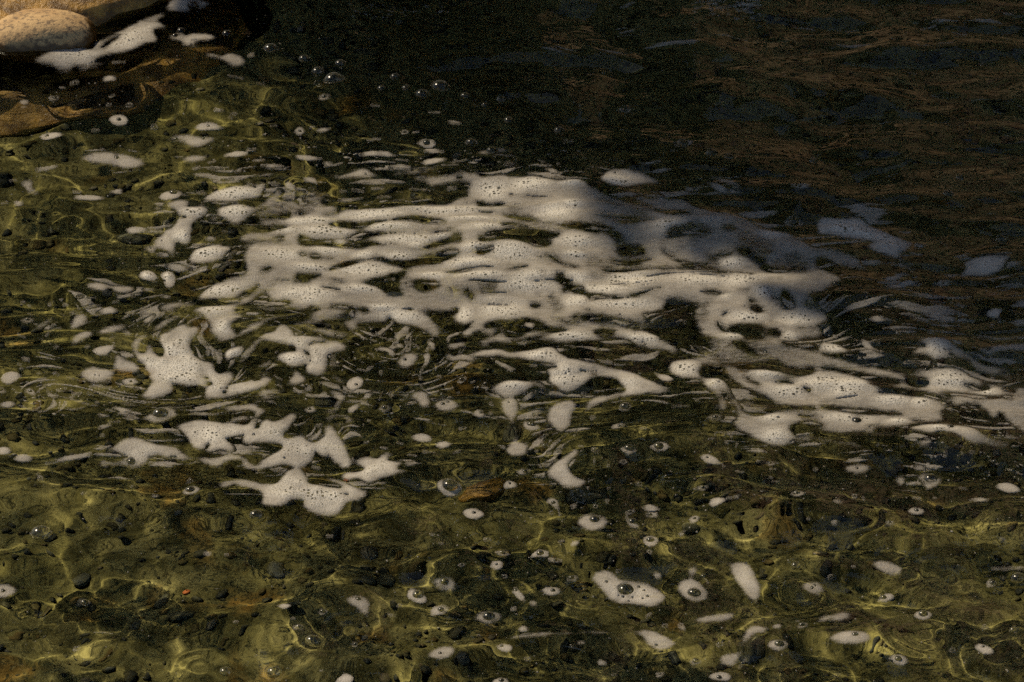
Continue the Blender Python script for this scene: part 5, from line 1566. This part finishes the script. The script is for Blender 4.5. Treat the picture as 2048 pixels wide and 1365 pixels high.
HAND = [(680, 822, 'empty white foam ring with a clear oval hole'), (1230, 1150, 'bean-shaped foam patch full of bubbles, one large and glossy'),
        (1125, 950, 'S-shaped hook of cream foam with a thin tail'), (290, 838, 'eye-shaped foam patch holding one very large clear bubble'),
        (1165, 1030, 'round foam disc with a single dark bubble off centre'), (876, 980, 'white oval foam patch with one big glossy bubble near mid-scene'),
        (1370, 1170, 'pear-shaped foam drop with a big bubble and a stalk'), (1670, 1283, 'large dotted oval of foam near the lower right'),
        (1880, 985, 'tadpole-shaped foam with a big bubble and small second head'), (1250, 372, 'grey teardrop of foam half in shade beyond the raft'),
        (200, 320, 'long pale foam patch with one dark hole, far left'), (250, 578, 'peanut-shaped pale foam patch left of the raft'),
        (180, 748, 'lemon-shaped foam patch with a cluster of dark pinholes'), (228, 244, 'lone round disc of foam with one dark eye, far left'),
        (965, 1232, 'pale oval of foam with one bubble near the bottom edge'), (1030, 910, 'toothed tuft of foam with ragged upper points'),
        (1690, 940, 'lens-shaped foam patch just below the raft'), (1490, 1160, 'slanted dotted slab of foam with a thin tail below'),
        (715, 1210, 'shield-shaped foam patch pointed below'), (1115, 840, 'rounded lump of foam covered in pinholes'), (450, 395, 'fish-shaped foam patch with a tail at its lower left'),
        (1010, 830, 'upright foam lobe with one small dark bubble'), (1020, 780, 'winged foam patch like a bird with spread wings'),
        (790, 735, 'diamond-shaped foam patch with a thread tail inside the swirl'), (1500, 1250, 'boot-shaped foam with a narrow ankle'), (220, 770, 'little oval'),
        (1300, 1290, 'wing-shaped foam patch drawn out to the left'), (300, 915, 'long drifting tongue of foam with a bubble, lower left of the swirl'),
        (1770, 1135, 'dotted wedge of foam beside the gold light line'), (1960, 540, 'large grey foam patch in the shade at the far right edge')]
made = {}
def near_landmark(c):
    return min(LM, key=lambda l: (l[0] - c[0]) ** 2 + ((l[1] - c[1]) * 1.5) ** 2)
def direction(c, l):
    dx, dy = c[0] - l[0], (c[1] - l[1]) * 1.5
    d = math.degrees(math.atan2(-dy, dx)) % 360
    return ['right of', 'upper right of', 'above', 'upper left of', 'left of', 'lower left of', 'below', 'lower right of'][int((d + 22.5) // 45) % 8]
def shape_word(i):
    s = 'long thin' if i['el'] > 4 else 'drawn-out' if i['el'] > 2.4 else 'oval' if i['el'] > 1.5 else 'round'
    z = 'tiny' if i['n'] < 60 else 'small' if i['n'] < 220 else 'mid-sized' if i['n'] < 900 else 'large' if i['n'] < 4000 else 'very large'
    return z + ' ' + s
labels = {}
hand_of = {}
for x, y, t_ in HAND:
    i, j = int(round((y + MY) / S)), int(round((x + MX) / S)); k = int(inv[i, j])
    if IN[i, j] and k in INFO and k != MAIN and k not in hand_of and t_ != 'little oval': hand_of[k] = t_
nb = {}
for bi, k in OWNER.items():
    if k is not None: nb[k] = nb.get(k, 0) + 1
cand = {}
for k in INFO:
    if k == MAIN or k in hand_of or k in COLLAR.values(): continue
    i = INFO[k]; l = near_landmark(i['c'])
    base = shape_word(i) + ' foam ' + ('patch' if i['n'] >= 220 else 'fleck')
    if nb.get(k): base += ' with a bubble' if nb[k] == 1 else ' with bubbles'
    cand.setdefault((base, direction(i['c'], l), l[2]), []).append((math.hypot(i['c'][0] - l[0], (i['c'][1] - l[1]) * 1.5), k))
ORD = ['nearest', 'second', 'third', 'fourth', 'fifth', 'sixth', 'seventh', 'eighth', 'ninth', 'tenth', 'eleventh', 'twelfth', 'thirteenth', 'fourteenth', 'fifteenth']
for (base, dr, lm), lst in cand.items():
    lst.sort()
    for q, (_, k) in enumerate(lst):
        labels[k] = f'{base} {dr} {lm}' if len(lst) == 1 else f'{ORD[min(q, 14)]} {base} {dr} {lm}'
labels.update(hand_of)
for k in INFO:
    if k in COLLAR.values(): continue
    if k == MAIN:
        o = comp_mesh('foam_raft', [k]); tag(o, 'great swirling raft of cream foam spread across the middle of the pool', 'foam raft')
    else:
        x0, y0, x1, y1 = INFO[k]['bb']
        if x1 < 2 or y1 < 2 or x0 > W - 2 or y0 > H - 2: continue
        o = comp_mesh('foam_patch' if INFO[k]['n'] >= 220 else 'foam_fleck', [k])
        tag(o, labels[k], 'foam', 'foam patches adrift on the pool')
    made[k] = o
rest = [int(k) for k in range(len(ids)) if k not in INFO and cnt[k] > 0 and ids[k] != 0]
if rest:
    o = comp_mesh('foam_crumbs', rest)
    tag(o, 'tiniest crumbs of foam scattered between the patches', 'foam specks', kind='stuff')
DF = np.minimum(DF, 0.6 - D); INF = DF > 0
zf = np.zeros((NY, NX), np.int64)
FILM = march(DF, INF, np.full_like(D, 0.0007), np.clip(TKF * (0.34 + 0.16 * np.clip(DF, 0, 2)), 0, 1), np.zeros_like(D), zf)
o = comp_mesh('foam_threads', [0], FILM)
tag(o, 'fine threads, films and specks of foam winding through the eddies', 'foam specks', kind='stuff')
# ---------------------------------------------------------------- bubbles
def dome(rr):
    co = []; fs = []; nu, nvv = 28, 9
    for i in range(nvv):
        a_ = (i / (nvv - 1)) * math.pi / 2 * 1.0
        for j in range(nu):
            b_ = 2 * math.pi * j / nu
            co.append((math.cos(a_) * math.cos(b_) * rr, math.cos(a_) * math.sin(b_) * rr, math.sin(a_) * rr * 0.72))
    co = co[:-nu] + [(0, 0, rr * 0.72)]
    for i in range(nvv - 2):
        for j in range(nu):
            fs.append((i * nu + j, i * nu + (j + 1) % nu, (i + 1) * nu + (j + 1) % nu, (i + 1) * nu + j))
    t_ = len(co) - 1; i = nvv - 2
    for j in range(nu): fs.append((i * nu + j, i * nu + (j + 1) % nu, t_))
    return co, fs
UNIT = bpy.data.meshes.new('bubble'); c_, f_ = dome(1.0); UNIT.from_pydata(c_, [], f_)
UNIT.polygons.foreach_set('use_smooth', np.ones(len(UNIT.polygons), bool)); UNIT.materials.append(M_BUB)
fc = {}
free_list = []
for bi, (x, y, r, fr) in enumerate(BUB):
    wx, wy, wr = BPOS[bi]
    wzz = float(ripple(np.array([wx]), np.array([wy]))[0])
    o = bpy.data.objects.new('bubble', UNIT); COL.objects.link(o)
    o.scale = (wr * 1.03,) * 3
    par = made.get(OWNER[bi]) if not fr else None
    if par is not None:
        o.parent = par; o.location = (wx - par.location.x, wy - par.location.y, wzz + 0.0004)
    else:
        o.location = (wx, wy, wzz + 0.0004); free_list.append((bi, o, (x, y), r))
cand = {}
for bi, o, c, r in free_list:
    l = near_landmark(c)
    base = ('large' if r > 13 else 'mid-sized' if r > 9 else 'small') + ' clear floating bubble'
    cand.setdefault((base, direction(c, l), l[2]), []).append((math.hypot(c[0] - l[0], (c[1] - l[1]) * 1.5), o))
    if bi in COLLAR:
        k = COLLAR[bi]; p = comp_mesh('froth_collar', [k]); p.parent = o
        p.matrix_parent_inverse = __import__('mathutils').Matrix.Translation(o.location) @ __import__('mathutils').Matrix.Diagonal((*o.scale, 1)); p.matrix_parent_inverse.invert()
for (base, dr, lm), lst in cand.items():
    lst.sort(key=lambda q: q[0])
    for q, (_, o) in enumerate(lst):
        tag(o, f'{base} {dr} {lm}' if len(lst) == 1 else f'{ORD[q]} {base} {dr} {lm}', 'bubble', 'bubbles floating free of the foam')

# ================================================================ banks and trees round the pool, out of the frame but mirrored and shading
def bank_wall(name, p0, p1, hgt, seed, lean=0.8):
    nu, nvv = 200, 110
    u, v = np.meshgrid(np.linspace(0, 1, nu), np.linspace(0, 1, nvv))
    p0, p1 = np.array(p0), np.array(p1); d = p1 - p0; L = np.linalg.norm(d); d = d / L; nrm = np.array([d[1], -d[0]])
    s = u * L; h = v * hgt - 0.7
    off = 0.55 * fbm(s / 1.1, h / 0.8, 5, seed) - lean * v * hgt * 0.35
    x = p0[0] + d[0] * s + nrm[0] * off; y = p0[1] + d[1] * s + nrm[1] * off
    return fast_mesh(name, np.stack([x.ravel(), y.ravel(), h.ravel()], 1), grid_faces(nvv, nu), M_BANK)
tag(bank_wall('rock_bank', (-2.8, 12.8), (3.1, -0.2), 12.5, 201), kind='structure')
def tree(px, py, hgt, rad_, z0, nleaf, label, seed, leaf=0.10):
    r = np.random.RandomState(seed)
    root = bpy.data.objects.new('tree', None); COL.objects.link(root); root.location = (px, py, -0.3); tag(root, label, 'tree', 'trees along the far bank')
    co, fs = [], []
    def limb(a, b, r0, r1, n=8):
        a, b = np.array(a, float), np.array(b, float); d = b - a; d /= np.linalg.norm(d)
        u = np.cross(d, (0.3, 0.9, 0.2)); u /= np.linalg.norm(u); w = np.cross(d, u); k = len(co)
        for p, q in ((a, r0), (b, r1)):
            for j in range(n):
                t_ = 2 * math.pi * j / n; co.append(tuple(p + (u * math.cos(t_) + w * math.sin(t_)) * q))
        for j in range(n): fs.append((k + j, k + (j + 1) % n, k + n + (j + 1) % n, k + n + j))
    limb((0, 0, 0), (0.05, 0.03, hgt * 0.45), 0.20, 0.13); limb((0.05, 0.03, hgt * 0.45), (0, 0, hgt * 0.95), 0.13, 0.02)
    for k in range(16):
        t_ = r.uniform(0, 6.28); h = r.uniform(z0, hgt * 0.85)
        limb((0.03, 0.02, h), (math.cos(t_) * rad_ * 0.75, math.sin(t_) * rad_ * 0.75, h + r.uniform(0.1, 0.6)), 0.05, 0.012, 5)
    mesh_obj('trunk', co, fs, M_BARK, root)
    ncl = 150
    ct = r.uniform(0, 6.28, ncl); ch = r.uniform(z0, hgt, ncl); cr = rad_ * np.sqrt(r.uniform(0.05, 1, ncl)) * np.clip(1.25 - ((ch - z0) / (hgt - z0)) ** 4, 0.2, 1)
    cc = np.stack([np.cos(ct) * cr, np.sin(ct) * cr, ch], 1)
    c = cc[r.randint(0, ncl, nleaf)] + r.normal(size=(nleaf, 3)) * np.array([.14, .14, .17])
    nrm = r.normal(size=(nleaf, 3)); nrm /= np.linalg.norm(nrm, axis=1)[:, None]
    u = np.cross(nrm, r.normal(size=(nleaf, 3))); u /= np.linalg.norm(u, axis=1)[:, None]; w = np.cross(nrm, u)
    sz = leaf * r.uniform(0.6, 1.2, (nleaf, 1))
    v = np.stack([c - u * sz, c - w * sz * 0.45 + nrm * sz * 0.1, c + u * sz, c + w * sz * 0.45 + nrm * sz * 0.1], 1).reshape(-1, 3)
    o = fast_mesh('crown', v, np.arange(nleaf * 4).reshape(-1, 4), M_LEAF); o.parent = root
    return root
ax, ay = (float(q) for q in at(520, 0)); QV = np.array([0.6563, 0.7545])
EDGE = np.array([ax, ay]); RADT = 1.0
tp = EDGE + 3.2 * SUN_H + QV * (RADT + 0.09)
tree(tp[0], tp[1], 6.6, RADT, 1.6, 40000, 'leafy tree out of view whose shade covers the far right water', 1)
tree(-0.65, 3.7, 10.5, 1.15, 0.6, 34000, 'dark leafy tree mirrored in the far middle water', 2)
tree(-2.0, 6.0, 10.0, 1.1, 0.6, 26000, 'leafy tree mirrored in the far left water', 4)
tree(4.6, 9.5, 17.0, 2.0, 2.0, 34000, 'tall leafy tree added above the rock bank to block the mirrored sky', 5, 0.16)  # unseen tree added to keep bright sky out of the reflections
tree(1.6, 14.5, 19.0, 2.0, 2.0, 34000, 'tallest leafy tree, added behind the rock bank to darken the mirrored sky', 6, 0.16)  # also added out of view: hides high sky from the wave faces
